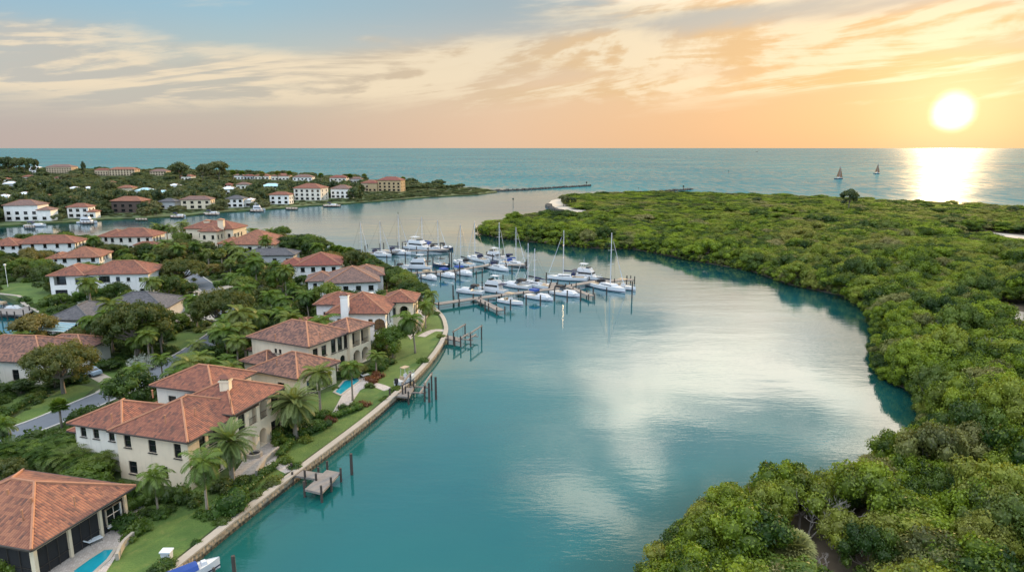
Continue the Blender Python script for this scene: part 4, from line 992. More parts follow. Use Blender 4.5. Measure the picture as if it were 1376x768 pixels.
hL, g, u, v = simple('small_white_house', 'white house with orange pyramid roof behind the large hedge house', (135, 345), 6.6, 13.0, 12, M['white'], M['tile_orange'], 12, two(12, 3), extra=[(-17, 3, 6, 9, 6.0, two(5, 1))])
hM, g, u, v = simple('hedge_house', 'big white two-storey house with red roof behind a long clipped hedge', (201, 367), 7.6, 17.5, 12, M['white'], M['tile_red'], 6, [('f', 2, 4.1, 1.4, 1.6, 'w'), ('f', 5.2, 4.1, 2.8, 1.7, 'W'), ('f', 8.6, 4.3, 1, 1.2, 'w'), ('f', 11.2, 4.3, .9, 1, 'w'), ('f', 14.2, 4.3, .8, .9, 'w'), ('f', 15.7, 4.3, .8, .9, 'w')] + rows('f', 5, 16, .8, 1.2, 1.4), extra=[(-25, -1.5, 9.5, 12, 7.6, [('f', 2.5, 3.8, 3.0, 2.3, 'O'), ('f', 6.8, 4.1, 1.2, 1.6, 'w'), ('l', 3, 4, 1, 1.6, 'w'), ('l', 6, 4, 1, 1.6, 'w'), ('f', 2.5, .1, 3, 2.5, 'L')])], pitch=23)
hN, g, u, v = simple('grey_roof_house', 'low house with weathered grey shingle roofs half hidden by an oak', (222, 415), 4.6, 16, 13, M['grey_wall'], M['tile_grey'], 5, rows('f', 4, 15, .7, 1.4, 1.5), pitch=23, extra=[(-22, -7.5, 9.5, 14, 4.4, rows('f', 2, 8, .7, 1.4, 1.5)), (-13, -5, 9, 9, 4.2, ())])
hO, g, u, v = simple('canal_house', 'house with faded red tile roof beside the canal at the left edge', (58, 487), 5.2, 19, 13, M['bone'], M['tile_mix'], -6, rows('f', 5, 18, .5, 1.2, 1.9), pitch=22, extra=[(-10, 8, 11, 8, 5.0, ())])

# pool cage of aqua panels beside the grey house, and the low aqua roof by the small white house
def pool(px, label):
    p = [G(*q, Z0).to_2d() for q in px]; c = sum((Vector(q) for q in p), Vector((0, 0))) / len(p)
    t = empty('swimming_pool', (c.x, c.y, Z0), label, 'pool'); m = MB()
    m.prism(p, Z0 - .02, Z0 + .085); m.build('water_surface', M['pool'], t)
    m = MB(); ln = [Vector(q) for q in p] + [Vector(p[0])]
    for i in range(len(p)):
        a, b = ln[i], ln[i + 1]; d = (b - a).normalized(); n = Vector((-d.y, d.x)); mid = (a + b) / 2
        m.box((mid.x, mid.y, Z0 + .06), ((b - a).length + .35 - .01 * i, .35, .12 + .004 * i), u=(d.x, d.y))
    m.build('pool_coping', M['concrete'], t)
def terrace(px, z=.06, mt='paving', name='terrace'):
    m = MB(); m.prism([G(*q, Z0).to_2d() for q in px], Z0 - .1, Z0 + z); return tag(m.build(name, M[mt]), kind='structure')
TERR = [[(58, 762), (192, 668), (196, 690), (168, 716), (160, 742), (138, 775), (60, 800)], [(300, 655), (348, 590), (372, 596), (376, 608), (366, 628), (330, 640)], [(446, 556), (470, 512), (492, 506), (500, 516), (484, 524), (470, 545), (452, 562)], [(540, 440), (556, 412), (572, 420), (566, 440), (552, 456)]]
for t in TERR: terrace(t)
pool([(96, 768), (118, 752), (140, 738), (156, 737), (146, 752), (124, 772), (110, 790)], 'small blue pool on the terrace of the veranda house')
pool([(449, 527), (462, 512), (482, 506), (484, 512), (470, 522), (458, 531)], 'turquoise pool behind the palms of the balcony house')
pool([(86, 452), (94, 428), (109, 427), (106, 440), (98, 452)], 'blue pool beside the grey shingle house')
def cage(px0, px1, hgt, dep, name, label, mt):
    a, b = G(*px0, Z0).to_2d(), G(*px1, Z0).to_2d(); u = (b - a).normalized(); v = Vector((-u.y, u.x)); L = (b - a).length
    t = empty(name, (a.x, a.y, Z0), label, 'pool cage'); m = MB()
    m.quad([W3(a, u, v, 0, 0, Z0 + hgt), W3(a, u, v, L, 0, Z0 + hgt), W3(a, u, v, L, dep, Z0 + hgt + .7), W3(a, u, v, 0, dep, Z0 + hgt + .7)]); m.build('roof_panel', mt, t)
    m = MB()
    for k in range(5):
        s = L * k / 4; c = W3(a, u, v, s, 0, Z0 + hgt / 2); m.box(c, (.1, .1, hgt), u=(u.x, u.y)); c = W3(a, u, v, s, dep, Z0 + hgt / 2); m.box(c, (.1, .1, hgt), u=(u.x, u.y))
        m.tube([W3(a, u, v, s, -.1, Z0 + hgt + .06), W3(a, u, v, s, dep + .1, Z0 + hgt + .76)], .06, 4)
    m.build('cage_frame', M['trimw'], t)
cage((46, 371), (78, 368), 2.8, 7, 'pool_cage', 'low aqua roofed pool enclosure in front of the small white house', M['aqua'])
cage((88, 462), (106, 450), 2.5, 5, 'pool_cage', 'white framed pool cage at the end of the grey shingle house', M['aqua'])
# low garden walls round the terraces
def garden_wall(px, hgt, label):
    ln = smooth_line([G(*p, Z0) for p in px], 3); m = MB(); m.strip(ln, .15, -.15, Z0 - .1, Z0 + hgt)
    tag(m.build('garden_wall', M['concrete'], loc=(ln[0].x, ln[0].y, 0)), label, 'wall')
garden_wall([(345, 640), (357, 622), (375, 607)], .8, 'low curved stone wall edging the terrace of the loggia house')
garden_wall([(158, 752), (166, 735), (180, 722)], .7, 'low stone wall with steps beside the small blue pool')
garden_wall([(565, 445), (572, 428), (578, 420)], .8, 'low terrace wall beside the lawn of the white house')

# small roof and yard fittings of the near houses
def pipe(h, px, z, n='roof_pipe'):
    g = G(*px, z); m = MB(); m.tube([(g.x, g.y, z - .6), (g.x, g.y, z + .4)], .08, 6); m.tube([(g.x, g.y, z + .36), (g.x, g.y, z + .45)], .13, 6); m.build(n, M['ridge'], h)
for px, z in (((150, 560), 8.6), ((222, 562), 9.2), ((262, 552), 9.2), ((310, 540), 9.4), ((205, 528), 9.6)): pipe(hB, px, z)
for px, z in (((370, 452), 9.4), ((430, 450), 9.3), ((372, 486), 6.6)): pipe(hC, px, z)
for px, z in (((498, 408), 9.5), ((460, 402), 9.2), ((520, 392), 9.4)): pipe(hD, px, z)
for px, z in (((100, 672), 6.8), ((30, 690), 6.6)): pipe(hA, px, z)

# ------------------------------------------------------------------ trees and shrubs of the near shore
rng = random.Random(77)
HOUSES = [(hA, 'veranda house'), (hB, 'loggia house'), (hC, 'balcony house'), (hD, 'white chimney house'), (hE, 'brown-roofed house'), (hF, 'dark-red-roofed house'), (hG, 'slate-roofed house'), (hH, 'orange-roofed house'), (hI, 'two-towered channel house'), (hJ, 'porch house on the channel'), (hK, 'far left channel house'), (hL, 'small pyramid-roofed house'), (hM, 'hedge house'), (hN, 'grey shingle house'), (hO, 'canal house')]
def near_house(x, y): return min(HOUSES, key=lambda q: (q[0].location.x - x) ** 2 + (q[0].location.y - y) ** 2)[1]
TAKEN = []
def palm_at(proto, ph, xb, yb, yc, label, cat='palm', group=None, wide=1.0):
    b = G(xb, yb, Z0); hh = rise(xb, yb, yc, Z0); s = hh / ph; w = max(.75, min(1.5, s)) * wide
    TAKEN.append((b.x, b.y, 1.2)); place(proto, used, (b.x, b.y, Z0 - .05), rng.uniform(0, 6.28), (w, w, s), label, cat, group)
palm_at(coco[0], 6.3, 213, 690, 634, 'coconut palm with yellowish drooping fronds on the lawn beside the veranda house', wide=.95)
palm_at(coco[1], 6.3, 279, 690, 620, 'tall shaggy coconut palm on the lawn nearest the seawall, in front of the loggia house', wide=.95)
palm_at(date[0], 5.2, 313, 651, 590, 'round feathery date palm on the terrace of the loggia house')
palm_at(date[0], 5.2, 398, 588, 537, 'wide feathery date palm between the loggia house and the balcony house', wide=1.2)
palm_at(royal[0], 6.8, 431, 557, 500, 'tall straight palm in front of the balcony house windows', wide=1.1)
palm_at(royal[1], 6.8, 474, 538, 491, 'palm with pale trunk at the near end of the turquoise pool')
palm_at(royal[0], 6.8, 506, 503, 476, 'short palm among the shrubs at the far end of the turquoise pool')
palm_at(coco[1], 6.3, 558, 474, 424, 'slender coconut palm on the lawn in front of the white chimney house')
palm_at(coco[0], 6.3, 572, 441, 408, 'bushy coconut palm by the terrace wall of the white chimney house')
palm_at(coco[1], 6.3, 582, 421, 392, 'coconut palm at the shore end of the marina walkway')
palm_at(sabal[0], 5.2, 84, 577, 543, 'round-headed fan palm on the verge of the grey road')
palm_at(coco[0], 6.3, 8, 612, 566, 'palm at the left edge beside the road')
palm_at(coco[1], 6.3, 147, 550, 512, 'palm with sagging fronds at the driveway mouth')
palm_at(coco[0], 6.3, 161, 545, 520, 'smaller palm leaning at the driveway mouth')
palm_at(royal[1], 6.8, 346, 393, 352, 'tallest palm of the middle gardens behind the white chimney house')
palm_at(royal[0], 6.8, 385, 398, 362, 'palm with golden fronds left of the brown-roofed house')
palm_at(royal[1], 6.8, 330, 394, 364, 'pale-trunked palm in the middle gardens, left of the tallest one')
palm_at(royal[0], 6.8, 299, 362, 338, 'palm in front of the orange-roofed house')
palm_at(royal[1], 6.8, 281, 361, 337, 'palm left of the orange-roofed house')
palm_at(royal[0], 6.8, 311, 376, 351, 'palm in the garden below the orange-roofed house')
palm_at(coco[0], 6.3, 27, 462, 442, 'low palm on the canal bank beside the faded roof')
palm_at(coco[1], 6.3, 35, 470, 446, 'leaning palm on the canal bank behind the canal house')
for k, (xb, yb, yc) in enumerate([(212, 329, 304), (219, 329, 307), (226, 329, 305), (236, 330, 307)]):
    palm_at(royal[k % 2], 6.8, xb, yb, yc, 'slim palm in the row of four left of the two-towered house', 'palm', 'row of four channel palms')
for k, (xb, yb, yc, lb) in enumerate([(247, 324, 300, 'tallest slim palm directly left of the two-towered house'), (321, 324, 305, 'palm just right of the two-towered house'), (329, 326, 309, 'low palm right of the two-towered house'), (344, 328, 308, 'feathery palm above the orange roof, left one of the last two'), (362, 328, 309, 'feathery palm at the water end of the orange roof')]):
    palm_at(coco[k % 2], 6.3, xb, yb, yc, lb, wide=1.1)
for k, (xb, yb, yc) in enumerate([(456, 352, 334), (463, 354, 336), (471, 357, 337), (478, 360, 341), (484, 363, 346), (449, 348, 333), (492, 366, 353)]):
    palm_at(sabal[0], 5.2, xb, yb, yc, 'round-crowned palm in the row along the marina shore', 'palm', 'palms along the marina shore', 1.3)

def oak_at(k, xb, yb, wpx, ytop, label):
    b = G(xb, yb, Z0); dep = b.y * math.cos(TH) - (Z0 - H) * math.sin(TH); s = wpx * dep / F / 12.6; hz = rise(xb, yb, ytop, Z0) / 7.9
    TAKEN.append((b.x, b.y, 3.2 * s)); place(oaks[k % 3], used, (b.x, b.y, Z0 - .05), k * 1.3, (s, s, hz), label, 'oak tree')
oak_at(0, 186, 478, 104, 402, 'spreading golden-green oak in front of the grey shingle house')
oak_at(1, 303, 450, 92, 386, 'broad oak shading the bend of the road')
oak_at(2, 86, 528, 100, 458, 'large rounded oak by the parked car')
oak_at(1, 246, 386, 72, 346, 'dense oak to the right of the hedge house')
oak_at(0, 150, 352, 40, 326, 'dark oak behind the hedge house roof')
oak_at(2, 224, 358, 44, 330, 'dark round oak before the two-towered house')

def free(x, y, r=0, lawn=False):
    p = (x, y)
    if not inside(p, NEAR) or edge_dist(p, NEAR) < .6 + r: return False
    if edge_dist(p, ROAD, False) < 3.4 + r: return False
    for q in HOUSE_RECTS:
        if inside(p, q) or (r and edge_dist(p, q) < r): return False
    for q in (TERR_G + POOL_G + DRIVE_G):
        if inside(p, q): return False
    if not lawn and (inside(p, LAWN) or any(inside(p, q) for q in LAWN_G)): return False
    return True
def veils(x, y, reach=6.0):
    """stands right before a house front or the road as seen from the water side"""
    return edge_dist((x * (1 + 5 / y), y + 5), ROAD, False) < 5 or any(inside((x * (1 + reach * k / y), y + reach * k), q) for q in HOUSE_RECTS for k in (.5, 1))
TERR_G = [[G(*p, Z0).to_2d() for p in t] for t in TERR]
LAWN_G = [[G(*p, Z0).to_2d() for p in t] for t in LAWNS]
POOL_G = [[G(*p, Z0).to_2d() for p in t] for t in ([(84, 455), (93, 425), (112, 425), (106, 456)], [(449, 530), (462, 510), (487, 504), (486, 514), (470, 526)])]
DRIVE_G = [[G(*p, Z0).to_2d() for p in t] for t in ([(100, 498), (118, 490), (160, 511), (187, 499), (198, 509), (165, 532), (140, 542), (126, 526)], [(226, 425), (230, 419), (308, 424), (302, 433), (262, 434), (230, 438)], [(252, 392), (290, 383), (326, 379), (326, 386), (290, 393), (268, 400)])]
# areca hedge between the veranda house and the loggia house
ln = smooth_line([G(*p, Z0) for p in ((-25, 640), (30, 628), (80, 634), (130, 640), (190, 650), (240, 652), (262, 645))], 6)
acc = 0
for i in range(len(ln) - 1):
    p = ln[i]
    for o in (0, 1.6):
        q = p + Vector((rng.uniform(-.3, .3), o + rng.uniform(-.3, .3)))
        s = rng.uniform(.95, 1.25)
        if any(inside(q, hr) for hr in HOUSE_RECTS): continue
        TAKEN.append((q.x, q.y, .8)); place(arecas[i % 2], used, (q.x, q.y, Z0), rng.uniform(0, 6.28), s, 'feathery areca palm clump in the hedge between the veranda house and the loggia house', 'areca palm', 'areca palm hedge')
# areca clumps by the road oak
for xb, yb in ((205, 498), (215, 490), (226, 497), (232, 484), (243, 492), (250, 503), (262, 500), (318, 455), (328, 447), (336, 460), (318, 432), (346, 440), (388, 420), (376, 430), (362, 412), (372, 408)):
    q = G(xb, yb, Z0)
    if free(q.x, q.y): TAKEN.append((q.x, q.y, .8)); place(arecas[xb % 2], used, (q.x, q.y, Z0), rng.uniform(0, 6.28), rng.uniform(1.1, 1.45), 'feathery areca palm clump in the gardens beside the %s' % near_house(q.x, q.y), 'areca palm', 'areca clumps in the middle gardens')
# clipped hedge of the hedge house, hedges on the lawns
def hedge(px, w, h, label, seed):
    ln = smooth_line([G(*p, Z0) for p in px], 4); lv = Leaves(seed); L = 0; c = ln[0]
    for i in range(len(ln) - 1):
        a, b = ln[i], ln[i + 1]; n = max(1, int((b - a).length / (w * .45)))
        for k in range(n):
            p = a + (b - a) * (k / n) - c
            for zz in ((.35, .8) if h > 1.2 else (.55,)): lv.puff((p.x + rng.uniform(-.1, .1) * w, p.y + rng.uniform(-.1, .1) * w, h * zz), w * .52, 120 if w < 2.2 else 55, .24, .8 if h < w else 1, .8)
    o = lv.build('hedge', M['l_hedge']); o.location = (c.x, c.y, Z0); tag(o, label, 'hedge')
    for p in ln: TAKEN.append((p.x, p.y, w * .6))
hedge([(103, 408), (150, 400), (200, 392), (232, 386)], 2.6, 2.8, 'long tall clipped hedge in front of the hedge house', 1)
hedge([(300, 694), (318, 688), (322, 676)], 2.2, 2.0, 'rounded clipped hedge on the lawn by the shaggy coconut palm', 2)
hedge([(322, 668), (340, 655), (352, 642)], 1.0, .8, 'low box hedge curving round the date palm bed', 3)
hedge([(352, 640), (364, 634), (372, 628)], 1.2, 1.0, 'short box hedge beside the path to the L-shaped dock', 4)
hedge([(376, 614), (386, 604), (392, 596)], 1.2, 1.0, 'box hedge between the stone terrace and the lawn of the loggia house', 5)
hedge([(372, 592), (384, 580), (402, 582)], 1.5, 1.3, 'leafy hedge at the corner of the loggia house', 6)
hedge([(405, 588), (424, 580), (446, 572)], 1.6, 1.1, 'low hedge along the bed under the wide date palm', 7)
hedge([(450, 562), (468, 556), (486, 548)], 1.3, 1.0, 'low hedge by the pool terrace of the balcony house', 8)
hedge([(165, 690), (182, 684), (196, 676)], 1.2, 1.2, 'clipped hedge under the window of the veranda house', 9)
hedge([(0, 566), (22, 552), (48, 535)], 1.3, 1.0, 'dark hedge on the verge at the left edge of the road', 10)
hedge([(290, 386), (310, 382), (330, 380)], 1.5, 1.3, 'hedge along the garden lane behind the middle palms', 11)

def bush(x, y, s, sz, k, label, grp):
    TAKEN.append((x, y, s * .7)); place(shrubs[k], used, (x, y, Z0 - .05), rng.uniform(0, 6.28), (s, s, s * sz), label, 'shrub', grp)
# beds next to the lawns and terraces
for xb, yb, s, k in [(188, 712, 1.0, 2), (178, 722, .9, 2), (170, 708, 1.3, 1), (196, 690, .8, 5), (216, 693, .9, 1), (226, 688, .8, 0), (284, 694, .9, 1), (272, 692, .8, 1), (306, 690, 1.1, 1), (322, 650, .9, 1), (330, 646, .8, 5), (305, 652, 1.0, 1), (298, 660, 1.2, 0), (384, 620, .8, 2),
        (378, 596, 1.0, 2), (388, 590, 1.0, 1), (410, 592, .9, 2), (418, 575, 1.2, 0), (436, 560, 1.0, 1), (444, 566, .8, 4), (478, 548, 1.0, 5), (490, 544, .9, 4), (500, 512, 1.2, 4), (508, 506, 1.0, 4), (497, 520, .8, 0), (510, 496, 1.4, 1), (520, 490, 1.3, 0), (462, 550, .9, 5), (414, 560, 1.3, 5), (402, 566, 1.4, 0),
        (24, 757, 1.5, 2), (10, 764, 1.5, 2), (190, 668, .9, 0), (205, 676, .9, 0), (240, 672, 1.4, 5), (256, 676, 1.2, 0)]:
    q = G(xb, yb, Z0); bush(q.x, q.y, s, rng.uniform(.8, 1.2), k, 'small garden shrub in the beds beside the %s' % near_house(q.x, q.y), 'garden bed shrubs')
# tall shrubs and small trees between the houses
n_t = n_s = 0
for _ in range(4000):
    p = G(rng.uniform(110, 440), rng.uniform(338, 505), Z0)
    if n_t >= 44: break
    if free(p.x, p.y, .8) and not veils(p.x, p.y) and all((p.x - a) ** 2 + (p.y - b) ** 2 > 9 for a, b, c in TAKEN):
        n_t += 1; TAKEN.append((p.x, p.y, 1.0)); s = rng.uniform(.8, 1.15); k = rng.choice((0, 1, 2, 3)); pr = (royal + coco)[k]
        place(pr, used, (p.x, p.y, Z0), rng.uniform(0, 6.28), (s * 1.1, s * 1.1, s), 'green feathery palm rising from the middle gardens beside the %s' % near_house(p.x, p.y), 'palm', 'palms of the middle gardens')
for _ in range(3000):
    p = G(rng.uniform(150, 320), rng.uniform(425, 545), Z0)
    if n_t >= 64: break
    if free(p.x, p.y, .5) and not any(inside((p.x * (1 + 4 / p.y), p.y + 4), q) for q in HOUSE_RECTS) and all((p.x - a) ** 2 + (p.y - b) ** 2 > 7 for a, b, c in TAKEN):
        n_t += 1; TAKEN.append((p.x, p.y, 1.0)); s = rng.uniform(.62, .95); pr = (royal + coco)[n_t % 4]
        place(pr, used, (p.x, p.y, Z0), rng.uniform(0, 6.28), (s * 1.2, s * 1.2, s), 'feathery palm standing near the road beside the %s' % near_house(p.x, p.y), 'palm', 'palms along the road')
n_t = 0
spots = []
for _ in range(26000):
    d = rng.random() ** 1.3
    p = G(rng.uniform(-60, 610), 330 + 440 * d, Z0); spots.append((p.x, p.y))
TREE_N, SHRUB_N = 230, 225
fill = []
def clear_of(x, y, r): return all((x - a) ** 2 + (y - b) ** 2 > (r + c * .75) ** 2 for a, b, c in TAKEN)
DARKBED = [[G(*p, Z0).to_2d() for p in ((448, 500), (480, 445), (560, 430), (575, 445), (545, 480), (505, 500), (480, 505))]]
for (x, y) in spots:
    px, py = project((x, y, Z0 + 2))
    if not (-50 < px < 640): continue
    s = rng.uniform(.75, 1.45)
    if n_t < TREE_N and rng.random() < .55 and not (edge_dist((x * (1 + 5 / y), y + 5), ROAD, False) < 5) and free(x, y, 1.6 * s) and clear_of(x, y, 1.7 * s):
        near_front = veils(x, y, 7)
        hf = s * rng.uniform(.75, 1.1) * (.55 if near_front else 1.05)
        TAKEN.append((x, y, 2.0 * s)); n_t += 1
        place(broads[rng.choice((0, 0, 1, 1, 2, 3))], used, (x, y, Z0 - .05), rng.uniform(0, 6.28), (s, s, hf), 'leafy broadleaf garden tree standing beside the %s' % near_house(x, y), 'tree', 'broadleaf garden trees')
    elif n_s < SHRUB_N and free(x, y, .5) and clear_of(x, y, .9 * s):
        n_s += 1; bush(x, y, s * rng.uniform(.9, 1.5), rng.uniform(.8, 1.3), rng.choice((0, 0, 1, 1, 5, 5, 2, 3)), 'rounded green shrub in the gardens beside the %s' % near_house(x, y), 'garden shrubs')
    elif free(x, y, .3) and (len(fill) < 3200) and all((x - a) ** 2 + (y - b) ** 2 > .8 for a, b, c in TAKEN): fill.append((x, y, Z0 - .1, rng.uniform(.45, 1.0) * (1.25 if y > 110 else .9), rng.uniform(.6, 1.0)))
# shore trees in front of the marina
for k, (xb, yb, s) in enumerate([(520, 388, 1.2), (532, 392, 1.3), (545, 398, 1.3), (552, 408, 1.2), (562, 412, 1.1), (538, 386, 1.1), (526, 380, 1.1), (516, 376, 1.0), (508, 370, .9), (560, 402, 1.0), (385, 340, 1.3), (392, 336, 1.2), (400, 338, 1.2), (410, 339, 1.4), (420, 341, 1.5), (428, 340, 1.2), (374, 334, 1.1), (500, 362, .8)]):
    q = G(xb, yb, Z0); s *= 1.15
    TAKEN.append((q.x, q.y, 2 * s)); place(broads[(0, 3, 2)[k % 3]], used, (q.x, q.y, Z0), rng.uniform(0, 6.28), (s, s, s * .85), 'bushy dark shore tree between the houses and the marina docks', 'tree', 'shore trees by the marina')
scatter_stuff('undergrowth', [shrubs[0], shrubs[1], shrubs[5], shrubs[2]], fill)
print('near trees', n_t, n_s, len(fill))

# fan palm and bleached snags in the mangroves, bottom right
palm_g = G(1063, 766, .4)
place(pale_fan[0], used, (palm_g.x, palm_g.y, .1), 0, (1.05, 1.05, 1.0), 'pale bushy fan palm among the mangroves at the bottom edge', 'palm')
def snag(px, h, seed, label, spread=1.0):
    g = G(*px, .4); r_ = random.Random(seed); m = MB()
    def br(p, d, L, r, n):
        q = p + d * L; mid = p + d * L * .5 + Vector((r_.uniform(-.1, .1), r_.uniform(-.1, .1), r_.uniform(-.05, .1))) * L
        m.tube([p, mid, q], [r * .7, r * .55, r * .42], 5, False)
        if n:
            for _ in range(3 if n == 1 else 2):
                dd = (d + Vector((r_.uniform(-1, 1), r_.uniform(-1, 1), r_.uniform(-.2, .7))) * .75 * spread).normalized(); br(q, dd, L * r_.uniform(.55, .8), r * .6, n - 1)
    for k in range(3): br(Vector((g.x, g.y, .2)), Vector((r_.uniform(-.7, .7), r_.uniform(-.4, .4), .9)).normalized(), h * .40, .13, 4)
    tag(m.build('dead_tree', M['palebark'], loc=(g.x, g.y, .3)), label, 'dead tree')
snag((1118, 735), 5.6, 3, 'bleached leafless tree leaning out of the mangroves above the bare mud patch', 1.3)
snag((1085, 725), 5.4, 5, 'thin pale dead tree standing left of the bleached leaning tree')
snag((1030, 715), 5.2, 8, 'small pale snag among the mangroves nearest the water')
snag((1110, 768), 2.2, 9, 'tangle of bleached driftwood branches beside the fan palm', 1.8)
snag((1240, 740), 3.2, 12, 'grey twiggy dead bush right of the bare mud patch', 1.5)
snag((1285, 470), 7.0, 14, 'bare pale-stemmed tree standing out of the forest at the right, upper one', .7)
snag((1312, 500), 7.0, 15, 'grey leafless tree in the forest at the right edge', .9)
q = G(1140, 283, .4); place(casu[0], used, (q.x, q.y, .3), 1, (1.0, 1.0, 1.0), 'lone tall dark tree above the mangroves near the open sea', 'tree')
for xb, yb, s, lb in [(757, 277, .9, 'dark tree clump at the tip of the beach point'), (768, 276, .7, 'small dark tree on the beach point, second from its tip'), (1017, 276, .7, 'dark tree on the sea side of the mangroves left of the sailing boats'), (1360, 290, .7, 'ragged dark tree on the seaward edge at the far right')]:
    q = G(xb, yb, .4); place(casu[1], used, (q.x, q.y, .3), xb, (s * .8, s * .8, s * .62), lb, 'tree')

# ------------------------------------------------------------------ the far island
rng = random.Random(5)
FAR_RECTS = []
ROOFS = dict(r=M['tile_red'], o=M['tile_orange'], b=M['tile_brown'], g=M['tile_grey'], w=M['roof_white'], t=M['roof_teal'], m=M['tile_maroon'])
WALLS = dict(w=M['white'], c=M['cream'], t=M['tan'], b=M['bone'], k=M['brown_wall'], g=M['grey_wall'], o=M['ochre'])
def far_house(x0, x1, yb, ytop, wm, rm, label, depth=.75, yaw=0, st=None, wings=0, name='shore_house', grp=None):
    b = G((x0 + x1) / 2, yb, .8); dep = b.y * math.cos(TH) + 39 * math.sin(TH); w = (x1 - x0) * dep / F
    tot = rise((x0 + x1) / 2, yb, ytop, .8); d = min(max(8, w * depth), 18)
    rh = min(w, d) / 2 * math.tan(R(22)); ze = .8 + max(2.7, tot - rh * .75)
    u = Vector((math.cos(R(yaw)), math.sin(R(yaw)))); c = b.to_2d(); v = Vector((-u.y, u.x))
    h = empty(name, (b.x, b.y, .8), label, 'house', grp)
    n = max(2, int(w / 4)); stn = max(1, int((ze - .8) / 2.9)); ops = []
    for k in range(stn): ops += rows('f', n, w - 1.2, .7 + 2.9 * k, 1.9 if k else 2.3, 1.6, 'W') + rows('r', 2, d - 1.2, .7 + 2.9 * k, 1.5, 1.5) + rows('l', 2, d - 1.2, .7 + 2.9 * k, 1.5, 1.5)
    n0 = len(HOUSE_RECTS)
    wing(h, c - u * w / 2, c + u * w / 2, d, ze, WALLS[wm], ROOFS[rm], ops, z0=.8, pitch=22, ov=.6, fr=M['trim'])
    if wings:
        a = c + u * (w / 2 - .8) * (1 if wings > 0 else -1) - v * 1.5; e = a + u * w * .42 * (1 if wings > 0 else -1)
        if wings < 0: a, e = e, a
        w2 = (e - a).length; op2 = rows('f', max(1, int(w2 / 4)), w2 - 1.2, .7, 2.0, 1.6, 'W')
        wing(h, a, e, d * .7, max(3.6, ze - 2.6), WALLS[wm], ROOFS[rm], op2, z0=.8, pitch=22, ov=.5)
    FAR_RECTS.extend(HOUSE_RECTS[n0:]); del HOUSE_RECTS[n0:]
    return h
FH = [(7, 52, 297, 271, 'w', 'b', 'white three-storey house with grey-brown roof at the left end of the far shore', .7, 8, 1),
 (90, 120, 293, 275, 'w', 'r', 'low white shore house with brown-red roof and long dark windows', .7, 4, 1),
 (149, 192, 286, 266, 'k', 'o', 'dark-walled house with bright orange roof on the far shore', .6, 0, 0),
 (212, 236, 281, 268, 'g', 'g', 'grey-roofed shore house just right of the dark-walled house', .8, 0, 0),
 (243, 284, 281, 265, 'c', 'b', 'long cream shore house with brown roof in the middle of the far shore', .5, 6, 0),
 (303, 328, 279, 264, 'w', 'g', 'white shore house with pale grey roof beside a little white boathouse', .8, 3, 0),
 (329, 339, 278, 267, 'w', 'w', 'tiny white boathouse on the far shore', 1, 0, 0),
 (361, 390, 274.5, 259, 'w', 'r', 'white shore house with wide verandas and reddish roof', .6, -4, 0),
 (393, 433, 269.5, 248.5, 'b', 'r', 'large pale shore house with red roof right of the veranda one', .7, -8, 0),
 (443, 471, 266.5, 250, 'w', 'b', 'white square shore house with brown roof near the marsh', .8, -8, 0),
 (484, 508, 257, 243, 't', 'r', 'tan house joined left of the big ochre seaside house', .8, -10, 0),
 (506, 540, 257.5, 239, 'o', 'm', 'big ochre seaside house with dark red roofs at the island tip', .6, -10, -1),
 (442, 466, 247, 236.5, 'b', 'm', 'cream house with dark red roof behind the square shore house', .6, -5, 0),
 (468, 486, 246, 238.5, 'g', 'b', 'grey-brown house just left of the tan seaside house', .6, -5, 0),
 (393, 420, 246, 235.5, 'w', 'b', 'white seaside house with flat brown roof on the skyline', .6, 0, 0),
 (364, 389, 242, 234, 'b', 'r', 'cream skyline house in the row, next to the flat brown roof', .6, 0, 0),
 (341, 362, 241, 234.5, 'b', 'r', 'red-roofed house in the skyline row, third from its left end', .6, 0, 0),
 (327, 341, 241, 235, 'g', 'm', 'greyish house in the skyline row, second from its left end', .6, 0, 0),
 (314, 328, 241, 234.5, 'w', 'b', 'white house at the left end of the skyline row', .6, 0, 0),
 (350, 378, 254, 247.5, 'w', 't', 'pale aqua metal-roofed house among the island trees at mid island', .6, 5, 0),
 (181, 205, 262.5, 253.5, 'w', 't', 'aqua-roofed low house in the island woods, left of its twin', .7, 4, 0),
 (205, 227, 264, 256.5, 'w', 't', 'aqua-roofed low house in the island woods, right of its twin', .7, -2, 0),
 (158, 179, 260, 250, 'c', 'o', 'tan house with orange-brown roof left of the aqua roofs', .7, 0, 0),
 (20, 40, 270, 259, 'w', 'w', 'white-roofed house in the woods above the three-storey white house', .8, 0, 0),
 (-6, 12, 273, 262, 'w', 'w', 'white-roofed house cut by the left edge of the photo', .8, 0, 0),
 (296, 317, 262, 251.5, 'w', 'w', 'white gabled house in the woods right of the aqua roofs', .8, 10, 0),
 (90, 105, 258.5, 251.5, 'w', 'w', 'little white-roofed house in the woods, left half of the island', .8, 0, 0),
 (93, 102, 277, 264, 't', 'r', 'slim tan house behind the low white shore house', .9, 0, 0),
 (226, 240, 257.5, 247.5, 'w', 'w', 'white-roofed house above the right aqua roof', .8, 0, 0),
 (146, 182, 236, 225.5, 't', 'o', 'long red-roofed house on the skyline at the left of the island', .4, 0, 0),
 (127, 146, 236, 227, 't', 'm', 'dark red-roofed house on the skyline left of the long red roof', .5, 0, 0),
 (62, 97, 233, 222, 't', 'b', 'brown-roofed house on the far left skyline', .5, 0, 0),
 (201, 224, 236, 228, 't', 'b', 'brown-roofed house on the skyline left of the tall trees', .6, 0, 0),
 (39, 52, 232, 223.5, 'w', 'w', 'white house beside the tall dark wood on the far left skyline', .8, 0, 0)]
